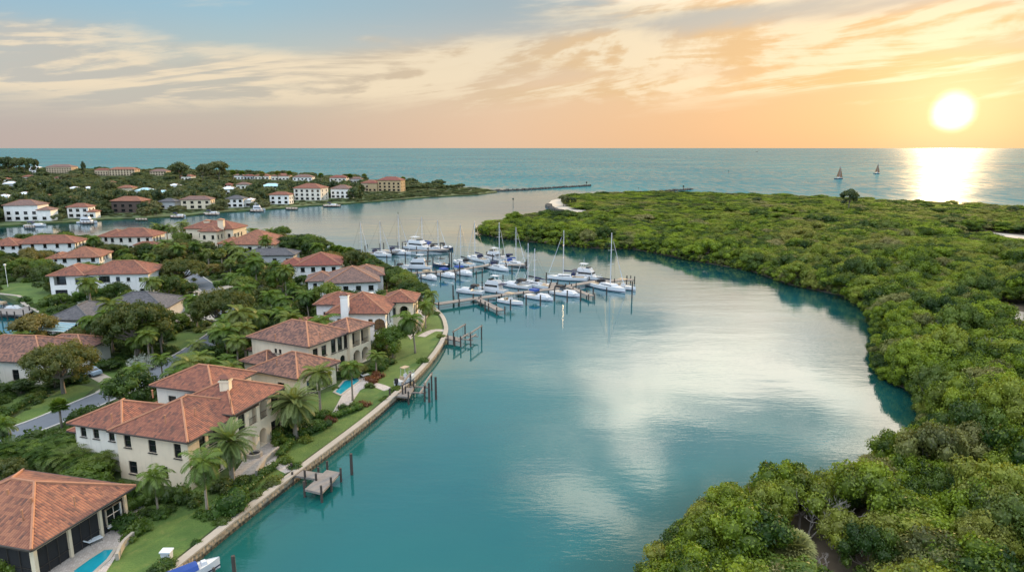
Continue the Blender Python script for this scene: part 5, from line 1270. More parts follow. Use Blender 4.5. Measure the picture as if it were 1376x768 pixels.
for k in range(46):
    x = rng.uniform(0, 470); f_ = x / 470; y = rng.uniform(237, 272 - 14 * f_); w = rng.uniform(13, 22) * (y - 195) / 62
    if any(abs(x - (a[0] + a[1]) / 2) < (a[1] - a[0]) / 2 + w / 2 + 3 and abs(y - a[2]) < 8 for a in FH): continue
    FH.append((x - w / 2, x + w / 2, y, y - w * .42, rng.choice('wwbbcg'), rng.choice('wrrobgm'), 'little house half hidden by the woods of the far island', .7, rng.uniform(-15, 15), 0, 'house', 'small houses in the island woods'))
for a in FH: far_house(*a[:7], depth=a[7], yaw=a[8], wings=a[9], grp=a[11] if len(a) > 11 else None, name=a[10] if len(a) > 11 else 'shore_house')
# shore lawn strip, woods
far_pts = []; ind = 0
MARSH = [G(*p, .8).to_2d() for p in ((470, 272), (500, 262), (545, 254), (668, 252), (668, 259), (560, 268))]
dd = 330.0
FRONTY = {}
while dd < 1500:
    sp = 5.4 + (dd - 330) * .006; x = -dd * .85
    while x < -20 + dd * .05:
        p = (x + rng.uniform(-.45, .45) * sp, dd + rng.uniform(-.45, .45) * sp); x += sp
        if not inside(p, FAR): continue
        e = edge_dist(p, FAR)
        if e < 5: continue
        if any(inside(p, q) or edge_dist(p, q) < 3.0 for q in FAR_RECTS): continue
        # keep the view of each front: only low growth right before the house fronts
        pr = project((*p, .8)); 
        s = sp / 6.2 * rng.uniform(.7, 1.25); hf = (rng.uniform(.45, .9) if rng.random() < .82 else rng.uniform(1.1, 1.6)) / max(1, sp / 6.2)
        if dd > 640: hf *= .66
        if inside(p, MARSH): s *= .55; hf *= .38
        else:
            for (x0, x1, yb, yt, *_r) in FH:
                if x0 - 2 < pr[0] < x1 + 2 and 0 < pr[1] - yb < 10: s *= .45; hf *= .34; break
            if e < 14: 
                if rng.random() < .35: continue
                s *= .75; hf *= .8
        if pr[0] < -60: continue
        far_pts.append((p[0], p[1], .7, s, hf))
    dd += sp * .85
scatter_stuff('far_woodland', far_tree, far_pts); print('far', len(far_pts))
def tall(proto, px, yb, yt, wpx, label, ph=13.5, pw=11):
    b = G(px, yb, .8); dep = b.y * math.cos(TH) + 39 * math.sin(TH); s = wpx * dep / F / pw; hz = rise(px, yb, yt, .8) / ph
    place(proto, used, (b.x, b.y, .7), px, (s, s, hz), label, 'tree')
tall(casu[0], 243, 246, 218.5, 26, 'tall golden-brown tree on the skyline above the aqua roofs')
tall(casu[1], 295, 246, 217, 26, 'largest dark spreading tree on the island skyline')
tall(casu[0], 273, 244, 221, 15, 'smaller dark tree left of the largest skyline tree')
tall(casu[1], 283, 245, 220, 14, 'dark tree joined to the left of the largest skyline tree')
tall(casu[0], 114, 242, 217.5, 6, 'thin dark spire-shaped tree on the skyline')
for k, (px, yt, w) in enumerate([(3, 212, 18), (13, 211, 16), (24, 212.5, 16), (34, 212, 15), (44, 213, 14), (50, 214, 8)]):
    tall(casu[k % 2], px, 236, yt, w, 'tall dark tree in the far left skyline wood, %s from its left end' % ('first second third fourth fifth sixth'.split()[k]))
for k, (px, yt) in enumerate([(314, 230), (326, 231), (353, 232), (374, 231), (390, 231), (432, 234), (471, 235), (490, 235), (542, 239)]):
    b = G(px, yt + 14, .8); s = rise(px, yt + 14, yt + 1.5, .8) / 5.2
    place(sabal[0], used, (b.x, b.y, .7), px, (s * 1.1, s * 1.1, s), 'small round-headed palm above the skyline roofs, number %s from the left' % ('one two three four five six seven eight nine'.split()[k]), 'palm')

# ------------------------------------------------------------------ docks and pilings
def piling_mesh(m, x, y, z1, r=.17, z0=-1.5): m.tube([(x, y, z0), (x, y, z1)], [r, r * .92], 7)
def pier(name, px, w, z, label, every=6.0, posts=True, cat='dock', up=1.3):
    """a plank walkway along pixel points, with pairs of pilings"""
    ln = [G(*p, z).to_2d() for p in px]; t = empty(name, (ln[0].x, ln[0].y, 0), label, cat)
    m = MB(); m.strip(ln, w / 2, -w / 2, z - .28, z); m.build('deck', M['dock'], t)
    L = 0
    for i in range(len(ln) - 1):
        a, b = ln[i], ln[i + 1]; d = (b - a); n = max(1, int(d.length / every)); u = d.normalized(); v = Vector((-u.y, u.x))
        for k in range(0 if i == 0 else 1, n + 1):
            for s in (1, -1):
                p = a + d * (k / n) + v * s * (w / 2 + .14); q = MB(); piling_mesh(q, p.x, p.y, z + random.uniform(.5, up)); q.build('piling', M['pile'], t)
    return t
pier('marina_pier', [(586, 408), (640, 400), (700, 392.5), (742, 387.5), (796, 378), (850, 375)], 2.4, 1.2, 'nearest long marina pier reaching out from the white chimney house shore')
pier('marina_pier', [(508, 369), (560, 366), (610, 363.5), (654, 356), (706, 355)], 2.2, 1.2, 'middle marina pier behind the motor boats')
pier('marina_pier', [(482, 340), (547, 337), (603, 334.5)], 2.2, 1.2, 'farthest marina pier beside the large white motor yacht')
pier('finger_dock', [(641, 400.5), (673, 416.5)], 1.9, 1.15, 'finger dock slanting toward the camera from the near pier, shore side', 4)
pier('finger_dock', [(764, 384.5), (795, 397)], 1.6, 1.15, 'finger dock slanting from the outer half of the near pier', 4)
pier('finger_dock', [(742, 387.5), (745, 379.5)], 1.6, 1.15, 'short finger dock behind the near pier between two sailboats', 4)
# L-shaped house dock
def house_dock():
    z = 1.15; t = empty('house_dock', tuple(G(395, 634, 0)), 'L-shaped grey plank dock below the loggia house', 'dock')
    A, B = G(391, 633, z).to_2d(), G(437, 640, z).to_2d(); m = MB(); m.strip([A, B], .75, -.75, z - .25, z); m.build('walkway', M['dock'], t)
    P = [G(*p, z + .03).to_2d() for p in ((409.5, 656.5), (432, 661.7), (457.6, 634), (439, 630.5))]; m = MB(); m.prism(P, z - .24, z + .03); m.build('platform', M['dock'], t)
    for p in ((409, 655), (432, 662), (445, 648), (458, 635), (440, 629), (428, 633), (410, 640), (392, 630), (393, 639), (425, 645)):
        g = G(*p, z); q = MB(); piling_mesh(q, g.x, g.y, z + random.uniform(.5, 1.0), .15); q.build('piling', M['pile'], t)
house_dock()
def loose_pile(px, py, top, label):
    b = G(px, py, 0); m = MB(); hgt = rise(px, py, top, 0); piling_mesh(m, b.x, b.y, hgt, .2); o = m.build('mooring_pile', M['pile'], loc=(b.x, b.y, 0)); tag(o, label, 'piling')
loose_pile(473, 637, 609, 'lone slim mooring pile off the end of the L-shaped dock')
loose_pile(586, 536, 506, 'lone mooring pile beside the boat lift dock')
loose_pile(577, 540, 514, 'mooring pile at the outer corner of the boat lift dock')
loose_pile(315, 768, 746, 'pale mooring pile beside the blue-covered boat')
loose_pile(849, 400, 378, 'isolated tall pile beyond the outer end of the near pier')
PP = [(734, 384, 366), (745, 404, 386), (762, 406, 390), (780, 404, 389), (797, 398, 386), (707, 410, 396), (686, 416, 402), (726, 411, 396), (652, 418, 405), (609, 399, 383), (616, 404, 394), (618, 373, 352), (607, 359, 337), (545, 356, 339), (531, 359, 349), (575, 360, 341), (582, 357, 345), (604, 351, 340), (648, 372, 360), (688, 368, 356), (676, 381, 369), (648, 392, 378), (662, 352, 341), (708, 362, 348), (676, 345, 335), (654, 348, 338), (516, 339, 326), (511, 340, 327), (535, 335, 325), (541, 335, 325), (494, 342, 328), (491, 343, 330), (545, 334, 327), (560, 340, 331), (592, 338, 327), (520, 352, 343), (842, 382, 370), (815, 396, 386), (553, 375, 361), (566, 377, 368), (592, 376, 366), (612, 378, 367), (640, 374, 364), (668, 362, 350)]
for k, (a, b, c) in enumerate(PP): loose_pile(a, b, c, 'dark wooden mooring pile among the marina berths'); bpy.data.objects[-1] if False else None
for o in C.objects:
    if o.name.startswith('mooring_pile') and o['label'].startswith('dark wooden'): o['group'] = 'mooring piles in the marina'

# boat lifts
def boat_lift(px0, px1, w, z, label, beams=True):
    a, b = G(*px0, z).to_2d(), G(*px1, z).to_2d(); u = (b - a).normalized(); v = Vector((-u.y, u.x)); L = (b - a).length
    t = empty('boat_lift', (a.x, a.y, 0), label, 'boat lift')
    for s in (0, 1):
        for e in (1, -1):
            p = a + u * L * s + v * e * w / 2; m = MB(); piling_mesh(m, p.x, p.y, z + (2.4 if beams else 1.3), .15); m.build('piling', M['pile'], t)
    for e in (1, -1) if beams else ():
        m = MB(); c = a + u * L / 2 + v * e * w / 2; m.box((c.x, c.y, z + 2.2), (L + .8, .22, .26), u=(u.x, u.y)); m.build('top_beam', M['dock'], t)
    for s in (.25, .75):
        m = MB(); c = a + u * L * s; m.box((c.x, c.y, z + .25), (.2, w - .3, .22), u=(u.x, u.y)); m.build('cradle_beam', M['dock'], t)
        for e in (1, -1) if beams else (): m = MB(); c2 = c + v * e * (w / 2 - .15); m.tube([(c2.x, c2.y, z + .3), (c2.x, c2.y, z + 2.1)], .03, 4); m.build('cable', M['wire'], t)
    for e in (.9, -.9):
        m = MB(); c = a + u * L / 2 + v * e; m.box((c.x, c.y, z + .45), (L * .8, .3, .18), u=(u.x, u.y)); m.build('bunk', M['dock'], t)
    return t
def plank_dock(px, z, label, piles):
    P = [G(*p, z).to_2d() for p in px]; t = empty('house_dock', (P[0].x, P[0].y, 0), label, 'dock'); m = MB(); m.prism(P, z - .28, z); m.build('deck', M['dock'], t)
    for p in piles: g = G(*p, z); q = MB(); piling_mesh(q, g.x, g.y, z + random.uniform(.5, 1.4), .16); q.build('piling', M['pile'], t)
plank_dock([(521, 530), (550, 533), (556, 521), (532, 519)], 1.15, 'weathered plank dock below the balcony house', [(524, 532), (549, 534), (545, 528), (556, 520), (535, 518)])
boat_lift((556, 533), (566, 518), 3.6, .7, 'boat lift with weathered beams at the plank dock below the balcony house')
m = MB()
for k in range(2): m.box((0, -.5 + k, .5), (1.8, .8, .6), .2)
plank_dock([(597, 454), (618, 458), (620, 453.5), (600, 450)], 1.1, 'narrow walkway dock below the white chimney house', [(602, 456), (611, 458), (619, 459)])
boat_lift((621, 460), (636, 450), 3.8, .7, 'empty boat lift at the walkway below the white chimney house')
# canal dock at the left edge
plank_dock([(-12, 420), (34, 423), (50, 413), (36, 410), (26, 415), (-12, 412)], 1.1, 'grey plank dock with boats in the small canal', [(2, 424), (10, 425), (20, 424), (32, 423), (40, 417), (6, 414), (18, 413)])

# ------------------------------------------------------------------ boats
def xf(m, b, hd, z=0.0):
    c, s = math.cos(hd), math.sin(hd); m.v = [(b.x + x * c - y * s, b.y + x * s + y * c, q + z) for x, y, q in m.v]
def hull_rings(L, beam, fb, depth, bow=.42, sheer=.35, n=10, stern=.78):
    rings = []
    for i in range(n + 1):
        t = i / n; x = -L / 2 + L * t
        w = beam / 2 * (stern + (1 - stern) * min(1, t / .4)) if t < .4 else beam / 2 * max(.02, (1 - ((t - .4) / .6) ** 2.1))
        zt = fb + sheer * max(0, t - .3) ** 1.5; kd = depth * (1 - .75 * t ** 3)
        rings.append([(x, -w, zt), (x, -w * .92, .1), (x, -w * .45, -kd * .7), (x, 0, -kd), (x, w * .45, -kd * .7), (x, w * .92, .1), (x, w, zt)])
    return rings
def boat_hull(b, hd, L, beam, fb, hullm, t, z=0.0, stripe=None, stern=.78):
    rg = hull_rings(L, beam, fb, .5, stern=stern); m = MB(); m.loft(rg, cap=True, closed=False); xf(m, b, hd, z); m.build('hull', hullm, t, smooth=False)
    d = MB()
    for i in range(len(rg) - 1):
        A, B = rg[i], rg[i + 1]; k = .94
        d.quad([(A[0][0], A[0][1] * k, A[0][2] - .06), (B[0][0], B[0][1] * k, B[0][2] - .06), (B[0][0], -B[0][1] * k, B[0][2] - .06), (A[0][0], -A[0][1] * k, A[0][2] - .06)])
    xf(d, b, hd, z); d.build('deck', M['deck'], t)
    if stripe:
        s = MB()
        for sg in (0, 6):
            for i in range(len(rg) - 1):
                A, B = rg[i], rg[i + 1]; o = .02 if sg else -.02; pa, pb = A[sg], B[sg]; qa, qb = A[1 if sg == 0 else 5], B[1 if sg == 0 else 5]
                def lp(p, q, f): return (p[0] + (q[0] - p[0]) * f, p[1] + (q[1] - p[1]) * f + o, p[2] + (q[2] - p[2]) * f)
                s.quad([lp(pa, qa, .80), lp(pb, qb, .80), lp(pb, qb, .98), lp(pa, qa, .98)])
        xf(s, b, hd, z); s.build('boot_stripe', stripe, t)
    return rg
def lbox(c, w0, w1, l0, l1, z0, z1, off=0):
    """deckhouse block: length l0/width w0 at the foot, l1/w1 at the top"""
    return [[(c - l0 / 2, -w0 / 2, z0), (c + l0 / 2, -w0 / 2, z0), (c + l0 / 2, w0 / 2, z0), (c - l0 / 2, w0 / 2, z0)], [(c + off - l1 / 2, -w1 / 2, z1), (c + off + l1 / 2, -w1 / 2, z1), (c + off + l1 / 2, w1 / 2, z1), (c + off - l1 / 2, w1 / 2, z1)]]
def part(b, hd, t, name, mt, fn, z=0.0, sm=False):
    m = MB(); fn(m); xf(m, b, hd, z); return m.build(name, mt, t, smooth=sm)
def sailboat(px, hd, L, mast_top, label, cover='navy', dodger=True, hullm='hull', sails=False, grp=None, two=False):
    b = G(*px); b.z = 0; hd = R(hd); t = empty('sailboat', tuple(b), label, 'sailboat', grp); beam = L * .31; fb = .55 + L * .045
    boat_hull(b, hd, L, beam, fb, M[hullm], t, 0, M['navy'])
    part(b, hd, t, 'cabin', M['hull'], lambda m: m.loft(lbox(L * .06, beam * .58, beam * .46, L * .40, L * .33, fb - .05, fb + .62)))
    part(b, hd, t, 'cabin_window', M['glass'], lambda m: [m.box((L * .06, s * beam * .272, fb + .32), (L * .28, .06, .2)) for s in (1, -1)])
    part(b, hd, t, 'cockpit', M['tanc'], lambda m: m.box((-L * .30, 0, fb + .02), (L * .24, beam * .42, .12)))
    if dodger: part(b, hd, t, 'dodger', M[cover if cover != 'tanc' else 'navy'], lambda m: m.loft(lbox(-L * .155, beam * .58, beam * .50, L * .10, L * .07, fb + .5, fb + 1.35)))
    H_ = mast_top
    mx = L * .10
    part(b, hd, t, 'mast', M['alu'], lambda m: (m.tube([(mx, 0, fb), (mx, 0, H_)], [.17, .12], 6), [m.tube([(mx, -beam * .28, H_ * q), (mx, beam * .28, H_ * q)], .035, 4) for q in (.45, .70)]))
    part(b, hd, t, 'boom', M['alu'], lambda m: m.tube([(mx, 0, fb + 1.5), (-L * .28, 0, fb + 1.45)], .07, 5))
    if sails:
        part(b, hd, t, 'mainsail', M['sail'], lambda m: [m.quad([(mx - .1, s, fb + 1.7), (-L * .30, s + .6, fb + 1.7), (mx - .1, s, H_ - .4)][::(1 if s > 0 else -1)]) for s in (.03, -.03)])
        part(b, hd, t, 'jib', M['sail'], lambda m: [m.quad([(L * .47, s, fb + .6), (mx + .4, s + .8, fb + 1.2), (mx + .2, s, H_ * .88)][::(1 if s > 0 else -1)]) for s in (.03, -.03)])
    else: part(b, hd, t, 'sail_cover', M[cover], lambda m: m.tube([(mx - .2, 0, fb + 1.78), (-L * .10, 0, fb + 1.72), (-L * .28, 0, fb + 1.62)], [.24, .20, .12], 7))
    def stays(m):
        m.tube([(L * .48, 0, fb + .2), (mx, 0, H_)], .045, 3); m.tube([(-L * .49, 0, fb), (mx, 0, H_)], .03, 3)
        for s in (1, -1): m.tube([(mx - .2, s * beam * .47, fb), (mx, s * beam * .28, H_ * .70), (mx, 0, H_)], .025, 3)
    part(b, hd, t, 'rigging', M['wire'], stays)
    if not sails: part(b, hd, t, 'furled_jib', M['sail' if sails else 'hull'], lambda m: m.tube([(L * .46, 0, fb + .9), (mx + (L * .46 - mx) * .15, 0, fb + (H_ - fb) * .84)], [.11, .05], 5))
    def rails(m):
        for s in (1, -1):
            m.tube([(L * .47, 0, fb + .75), (L * .2, s * beam * .44, fb + .65), (-L * .2, s * beam * .47, fb + .6), (-L * .48, s * beam * .36, fb + .65)], .022, 3)
            for q in (.35, .2, 0, -.2, -.35, -.47): m.tube([(L * q, s * beam * (.46 if q < .25 else .30), fb - .05), (L * q, s * beam * (.46 if q < .25 else .30), fb + .62)], .02, 3)
    part(b, hd, t, 'lifeline', M['alu'], rails)
    return t
def motorboat(px, hd, L, label, kind='open', top='navy', hullm='hull', z=0.0, stripe='navy', grp=None, name='motorboat'):
    b = G(*px); b.z = 0; hd = R(hd); t = empty(name, tuple(b), label, 'motor boat', grp); L *= .92 if kind != 'yacht' else .84; beam = L * .32; fb = .6 + L * .045
    boat_hull(b, hd, L, beam, fb, M[hullm], t, z, M[stripe], .92)
    P = lambda n, mt, fn: part(b, hd, t, n, mt, fn, z)
    if kind == 'open':
        P('console', M['hull'], lambda m: m.loft(lbox(-L * .02, beam * .36, beam * .30, L * .14, L * .10, fb - .05, fb + .75)))
        P('hardtop', M[top], lambda m: m.box((-L * .05, 0, fb + 1.9), (L * .30, beam * .72, .12)))
        P('top_frame', M['alu'], lambda m: [m.tube([(x, s * beam * .30, fb), (x * .9, s * beam * .30, fb + 1.86)], .03, 4) for x in (-L * .17, L * .08) for s in (1, -1)])
        P('seat', M['tanc'], lambda m: m.box((-L * .22, 0, fb + .25), (L * .07, beam * .5, .5)))
    elif kind == 'cuddy':
        P('cabin', M['hull'], lambda m: m.loft(lbox(L * .14, beam * .74, beam * .52, L * .46, L * .30, fb - .05, fb + .65, -L * .03)))
        P('windscreen', M['glass'], lambda m: m.loft(lbox(-L * .08, beam * .70, beam * .58, L * .14, L * .06, fb + .5, fb + 1.15, -L * .03)))
        P('canopy', M[top], lambda m: m.loft(lbox(-L * .20, beam * .76, beam * .66, L * .26, L * .22, fb + 1.2, fb + 1.7)))
        P('canopy_frame', M['alu'], lambda m: [m.tube([(x, s * beam * .36, fb), (x, s * beam * .34, fb + 1.25)], .03, 4) for x in (-L * .30, -L * .10) for s in (1, -1)])
    elif kind == 'yacht':
        P('deckhouse', M['hull'], lambda m: m.loft(lbox(-L * .04, beam * .80, beam * .70, L * .58, L * .46, fb - .05, fb + 1.7, -L * .02)))
        P('side_window', M['glass'], lambda m: ([m.box((-L * .04, s * beam * .378, fb + 1.0), (L * .44, .10, .55)) for s in (1, -1)], m.box((L * .205, 0, fb + 1.05), (.16, beam * .62, .6))))
        P('flybridge', M['hull'], lambda m: (m.loft(lbox(-L * .08, beam * .72, beam * .66, L * .44, L * .38, fb + 1.7, fb + 2.5)), m.box((-L * .12, 0, fb + 3.75), (L * .24, beam * .6, .12))))
        P('flybridge_screen', M['glass'], lambda m: m.loft(lbox(L * .04, beam * .60, beam * .54, L * .12, L * .06, fb + 2.45, fb + 2.95, -L * .02)))
        P('radar_arch', M['hull'], lambda m: [m.tube([(-L * .20, s * beam * .3, fb + 2.4), (-L * .15, s * beam * .27, fb + 3.7)], .09, 5) for s in (1, -1)] + [m.tube([(-L * .12, 0, fb + 3.8), (-L * .13, 0, fb + 5.0)], .035, 4), m.tube([(-L * .10, .5, fb + 3.8), (-L * .14, .5, fb + 5.6)], .02, 4)])
        P('cockpit_cover', M[top], lambda m: m.box((-L * .38, 0, fb + 1.6), (L * .20, beam * .74, .10)))
    elif kind == 'covered':
        def cv(m):
            rg = hull_rings(L, beam, fb, .5, stern=.92); R2 = []
            for i, r in enumerate(rg[:7]): w = r[6][1]; x = r[0][0]; zt = r[0][2]; R2.append([(x, -w * 1.02, zt + .02), (x, -w * .6, zt + .35), (x, 0, zt + .62 - .05 * abs(i - 3)), (x, w * .6, zt + .35), (x, w * 1.02, zt + .02)])
            m.loft(R2, cap=True, closed=False)
        P('boat_cover', M[top], cv)
        P('console', M['hull'], lambda m: m.loft(lbox(L * .22, beam * .4, beam * .3, L * .12, L * .08, fb - .05, fb + .35)))
    if kind != 'covered':
        def rl(m):
            for s in (1, -1): m.tube([(L * .48, 0, fb + .75), (L * .34, s * beam * .26, fb + .70), (L * .12, s * beam * .46, fb + .6)], .025, 3); [m.tube([(L * q, s * beam * w, fb), (L * q, s * beam * w, fb + .66)], .02, 3) for q, w in ((.40, .20), (.28, .34), (.14, .45))]
        P('bow_rail', M['alu'], rl)
    if kind in ('open', 'covered') or L < 7: P('outboard_motor', M['black' if kind != 'covered' else 'hull'], lambda m: (m.loft(lbox(-L * .52, .5, .42, .55, .45, fb * .6, fb + .55)), m.box((-L * .53, 0, fb * .3), (.22, .2, fb))))
    return t
def mt_(px, top): b = G(*px); return rise(px[0], px[1], top, 0)
# near pier, outer to shore
sailboat((815, 388), -52, 14.5, mt_((815, 383), 309), 'largest white sailboat at the outer end of the near pier', 'black')
motorboat((838, 388), -45, 9, 'small white boat with a frame on its stern beside the largest sailboat', 'open', 'white_')if False else motorboat((838, 388), -45, 9, 'small white boat with a pale hardtop beside the largest sailboat', 'open', 'tanc')
sailboat((762, 376), 165, 12.5, mt_((766, 372), 307), 'white sailboat with dark boom cover behind the near pier, left of the flybridge cruiser', 'navy')
motorboat((789, 375), -30, 12, 'white flybridge cruiser between the two tall sailboats of the near pier', 'yacht', 'navy')
motorboat((760, 397), -38, 10, 'white cabin boat with grey top in front of the near pier, outermost of three', 'cuddy', 'black')
motorboat((725, 402), -38, 9.5, 'white boat with bright blue canvas in front of the near pier', 'cuddy', 'blue')
motorboat((687, 408), -38, 8.5, 'small white boat with tan console in front of the near pier, nearest the finger dock', 'open', 'tanc')
sailboat((714, 384), 150, 11.5, mt_((714, 381), 325), 'white sailboat with black boom cover behind the near pier middle', 'black')
sailboat((722, 386), 140, 10.5, mt_((720, 384), 333), 'short-masted white sailboat close behind the near pier, right of the black boom cover', 'navy', False)
motorboat((693, 386), 150, 10.5, 'white motor boat with dark windscreen behind the near pier', 'cuddy', 'black')
motorboat((661, 392), 150, 11, 'white cruiser with navy canopy behind the near pier, shoreward', 'yacht', 'navy')
motorboat((631, 394), 160, 9.0, 'white open boat with black seats at the shore end of the near pier', 'cuddy', 'black')
# middle pier
sailboat((668, 362), -50, 12, mt_((668, 358), 296), 'white sailboat with very tall mast at the outer half of the middle pier', 'navy')
motorboat((662, 350), 130, 12, 'white sport-fishing boat with dark flybridge canopy behind the middle pier', 'yacht', 'black')
sailboat((690, 357), -40, 11, mt_((689, 354), 303), 'white sailboat at the outer tip of the middle pier', 'blue')
motorboat((680, 350), 140, 8.5, 'small white cuddy boat behind the tip of the middle pier', 'cuddy', 'navy')
motorboat((622, 369), -48, 10.5, 'white boat with large blue canopy in front of the middle pier', 'cuddy', 'blue')
motorboat((601, 372), -48, 10, 'white boat with blue cockpit cover in front of the middle pier, second from the right', 'cuddy', 'blue')
motorboat((577, 375), -48, 8.5, 'white bow-forward boat with pale top in front of the middle pier', 'cuddy', 'tanc')
motorboat((542, 374), -20, 7.5, 'low dark skiff with tan seat at the shore end of the middle pier', 'open', 'black', 'darkhull')
sailboat((622, 356), 130, 11.5, mt_((620, 354), 300), 'white sailboat with black boom cover behind the blue-canopied boat', 'black')
sailboat((641, 350), 130, 12, mt_((641, 347), 295.5), 'white tall-masted sailboat behind the middle pier, left of the sport-fishing boat', 'navy')
motorboat((560, 361), 175, 12, 'white houseboat-like cruiser with dark top behind the middle pier', 'yacht', 'black')
motorboat((592, 358), 150, 7.5, 'dark-hulled runabout behind the middle pier', 'open', 'black', 'darkhull')
motorboat((532, 364), 170, 8, 'small boat with black canopy beside the shore palms', 'cuddy', 'black')
# far pier
motorboat((563, 335), -30, 17, 'large white motor yacht with tall flybridge at the farthest pier', 'yacht', 'navy', name='motor_yacht')
sailboat((484, 346), -40, 11, mt_((480, 344), 296), 'sailboat nearest the shore palms, mostly behind them', 'navy')
sailboat((509, 344), -25, 11.5, mt_((503, 343), 296), 'white sailboat with navy boom cover at the shore half of the farthest pier', 'navy')
sailboat((533, 341), -25, 13, mt_((529, 340), 287.5), 'white tall-masted sailboat left of the large motor yacht', 'navy')
sailboat((571, 333), 150, 12.5, mt_((571, 333), 292), 'sailboat whose mast rises behind the large motor yacht', 'blue')
sailboat((586, 337), -30, 11, mt_((591, 336), 295), 'white sailboat with black canvas right of the large motor yacht', 'black')
motorboat((599, 335), -30, 8, 'small dark-topped boat at the outer end of the farthest pier', 'cuddy', 'black', 'darkhull')
# house docks
motorboat((259, 784), 41, 5.6, 'white motorboat under a blue cover on a lift below the veranda house', 'covered', 'blue', z=.75)
motorboat((12, 419), 5, 8, 'white boat moored at the plank dock in the small canal', 'cuddy', 'tanc')
motorboat((546, 523), 58, 5.0, 'small boat with a tan seat stowed on the plank dock below the balcony house', 'open', 'tanc', z=1.3)
# dock pad at the bottom edge
m = MB(); m.prism([G(*p, Z0).to_2d() for p in ((196, 778), (214, 752), (226, 748), (246, 757), (222, 786))], Z0 - .2, Z0 + .02); tag(m.build('dock_pad', M['concrete']), kind='structure')
boat_lift((245, 792), (276, 773), 2.7, .35, 'low boat lift holding the blue-covered boat', False)
b = G(225, 750, Z0); t = empty('dock_box', tuple(b), 'white dock box with lid beside the blue-covered boat', 'box'); m = MB(); m.loft([[(b.x + x * s, b.y + y * s, b.z + z) for x, y in ((-.45, -.35), (.45, -.35), (.45, .35), (-.45, .35))] for s, z in ((.9, 0), (1, .8))]); m.build('body', M['hull'], t); m = MB(); m.box((b.x, b.y, b.z + .87), (1.05, .85, .12)); m.build('lid', M['roof_white'], t)

# sailing boats and markers out at sea
sailboat((1127, 240.5), 20, 13, 17.0, 'larger brown-sailed boat out at sea below the sun side', 'navy', False, 'darkhull', True)
sailboat((1178, 233.5), 25, 13, 16.5, 'smaller more distant sailboat right of the brown-sailed boat', 'navy', False, 'darkhull', True)
def marker(px, top, label):
    b = G(*px); h = rise(px[0], px[1], top, 0); t = empty('channel_marker', (b.x, b.y, 0), label, 'marker'); m = MB(); m.tube([(b.x, b.y, -2), (b.x, b.y, h)], h * .045, 6); m.build('post', M['pile'], t)
    m = MB(); m.box((b.x, b.y, h * .82), (h * .28, h * .06, h * .30)); m.build('board', M['buoy'], t)
marker((689.5, 273.5), 266, 'channel marker post in the inlet beyond the marina')
marker((535, 289), 285, 'small marker float in the channel before the far shore')
marker((788, 250.5), 244, 'dark beacon at the tip of the long groyne')
marker((918, 256), 249, 'dark beacon on the tip of the short groyne')
marker((979, 232.5), 229, 'distant dark buoy on the open sea')
marker((858, 255), 252, 'small marker off the beach of the mangrove spit')
def bird(p, s, label):
    m = MB(); m.loft([[(-.5 * s, 0, 0), (-.5 * s, 0, .02 * s)], [(0, .10 * s, 0), (0, -.10 * s, .06 * s)], [(.5 * s, 0, 0), (.5 * s, 0, .02 * s)]], False, True)
    m.tube([(-.5 * s, 0, 0), (-.1 * s, 0, .02 * s), (.35 * s, 0, .02 * s), (.55 * s, 0, .04 * s)], [.02 * s, .10 * s, .09 * s, .01 * s], 6)
    for e in (1, -1): m.loft([[(.2 * s, e * .05 * s, .03 * s), (-.15 * s, e * .05 * s, .02 * s)], [(.15 * s, e * .5 * s, .32 * s), (-.12 * s, e * .5 * s, .30 * s)], [(-.05 * s, e * 1.1 * s, .40 * s), (-.12 * s, e * 1.1 * s, .40 * s)]], False, False)
    o = m.build('bird', M['bird'], loc=(0, 0, 0)); o.location = p; o.rotation_euler = (0, 0, .9); tag(o, label, 'bird')
bird((G(1017, 203, 0) * .02).to_3d() * 1.0 + Vector((0, 0, 39.0)), .8, 'lone dark bird gliding at the horizon over the open sea')
# far shore docks and boats
for k, (px, w, lb) in enumerate([((40, 303), 7, 'plank dock before the white three-storey house'), ((117, 297.5), 9, 'boat dock below the low white shore house'), ((190, 293), 8, 'dock before the dark-walled house'), ((238, 289.5), 9, 'dock left of the long cream shore house'), ((285, 286), 10, 'boat dock right of the long cream shore house'), ((345, 281.5), 9, 'boat dock beside the tiny boathouse'), ((392, 278.5), 8, 'dock before the veranda shore house'), ((446, 274.8), 12, 'long dock before the white square shore house')]):
    x, y = px; plank_dock([(x - w, y), (x + w, y), (x + w * .9, y + 1.8), (x - w * .9, y + 1.8)], .9, lb, [(x - w, y + 1.9), (x, y + 2), (x + w, y + 1.9), (x - w * .5, y + 2), (x + w * .5, y + 2)])
for k, (px, hd, L, kd, lb) in enumerate([((48, 304.5), 10, 11, 'cuddy', 'white boat at the dock of the three-storey white house'), ((118, 300), 5, 12, 'yacht', 'white cruiser moored before the low white shore house'), ((240, 291.5), 8, 9, 'cuddy', 'white boat on the dock left of the long cream house'), ((285, 287.8), 8, 10, 'cuddy', 'white boat at the dock right of the long cream house'), ((347, 283), 5, 11, 'yacht', 'white cruiser by the tiny boathouse'), ((446, 277), -12, 10, 'cuddy', 'white boat before the white square shore house')]): motorboat(px, hd, L, lb, kd, 'navy')

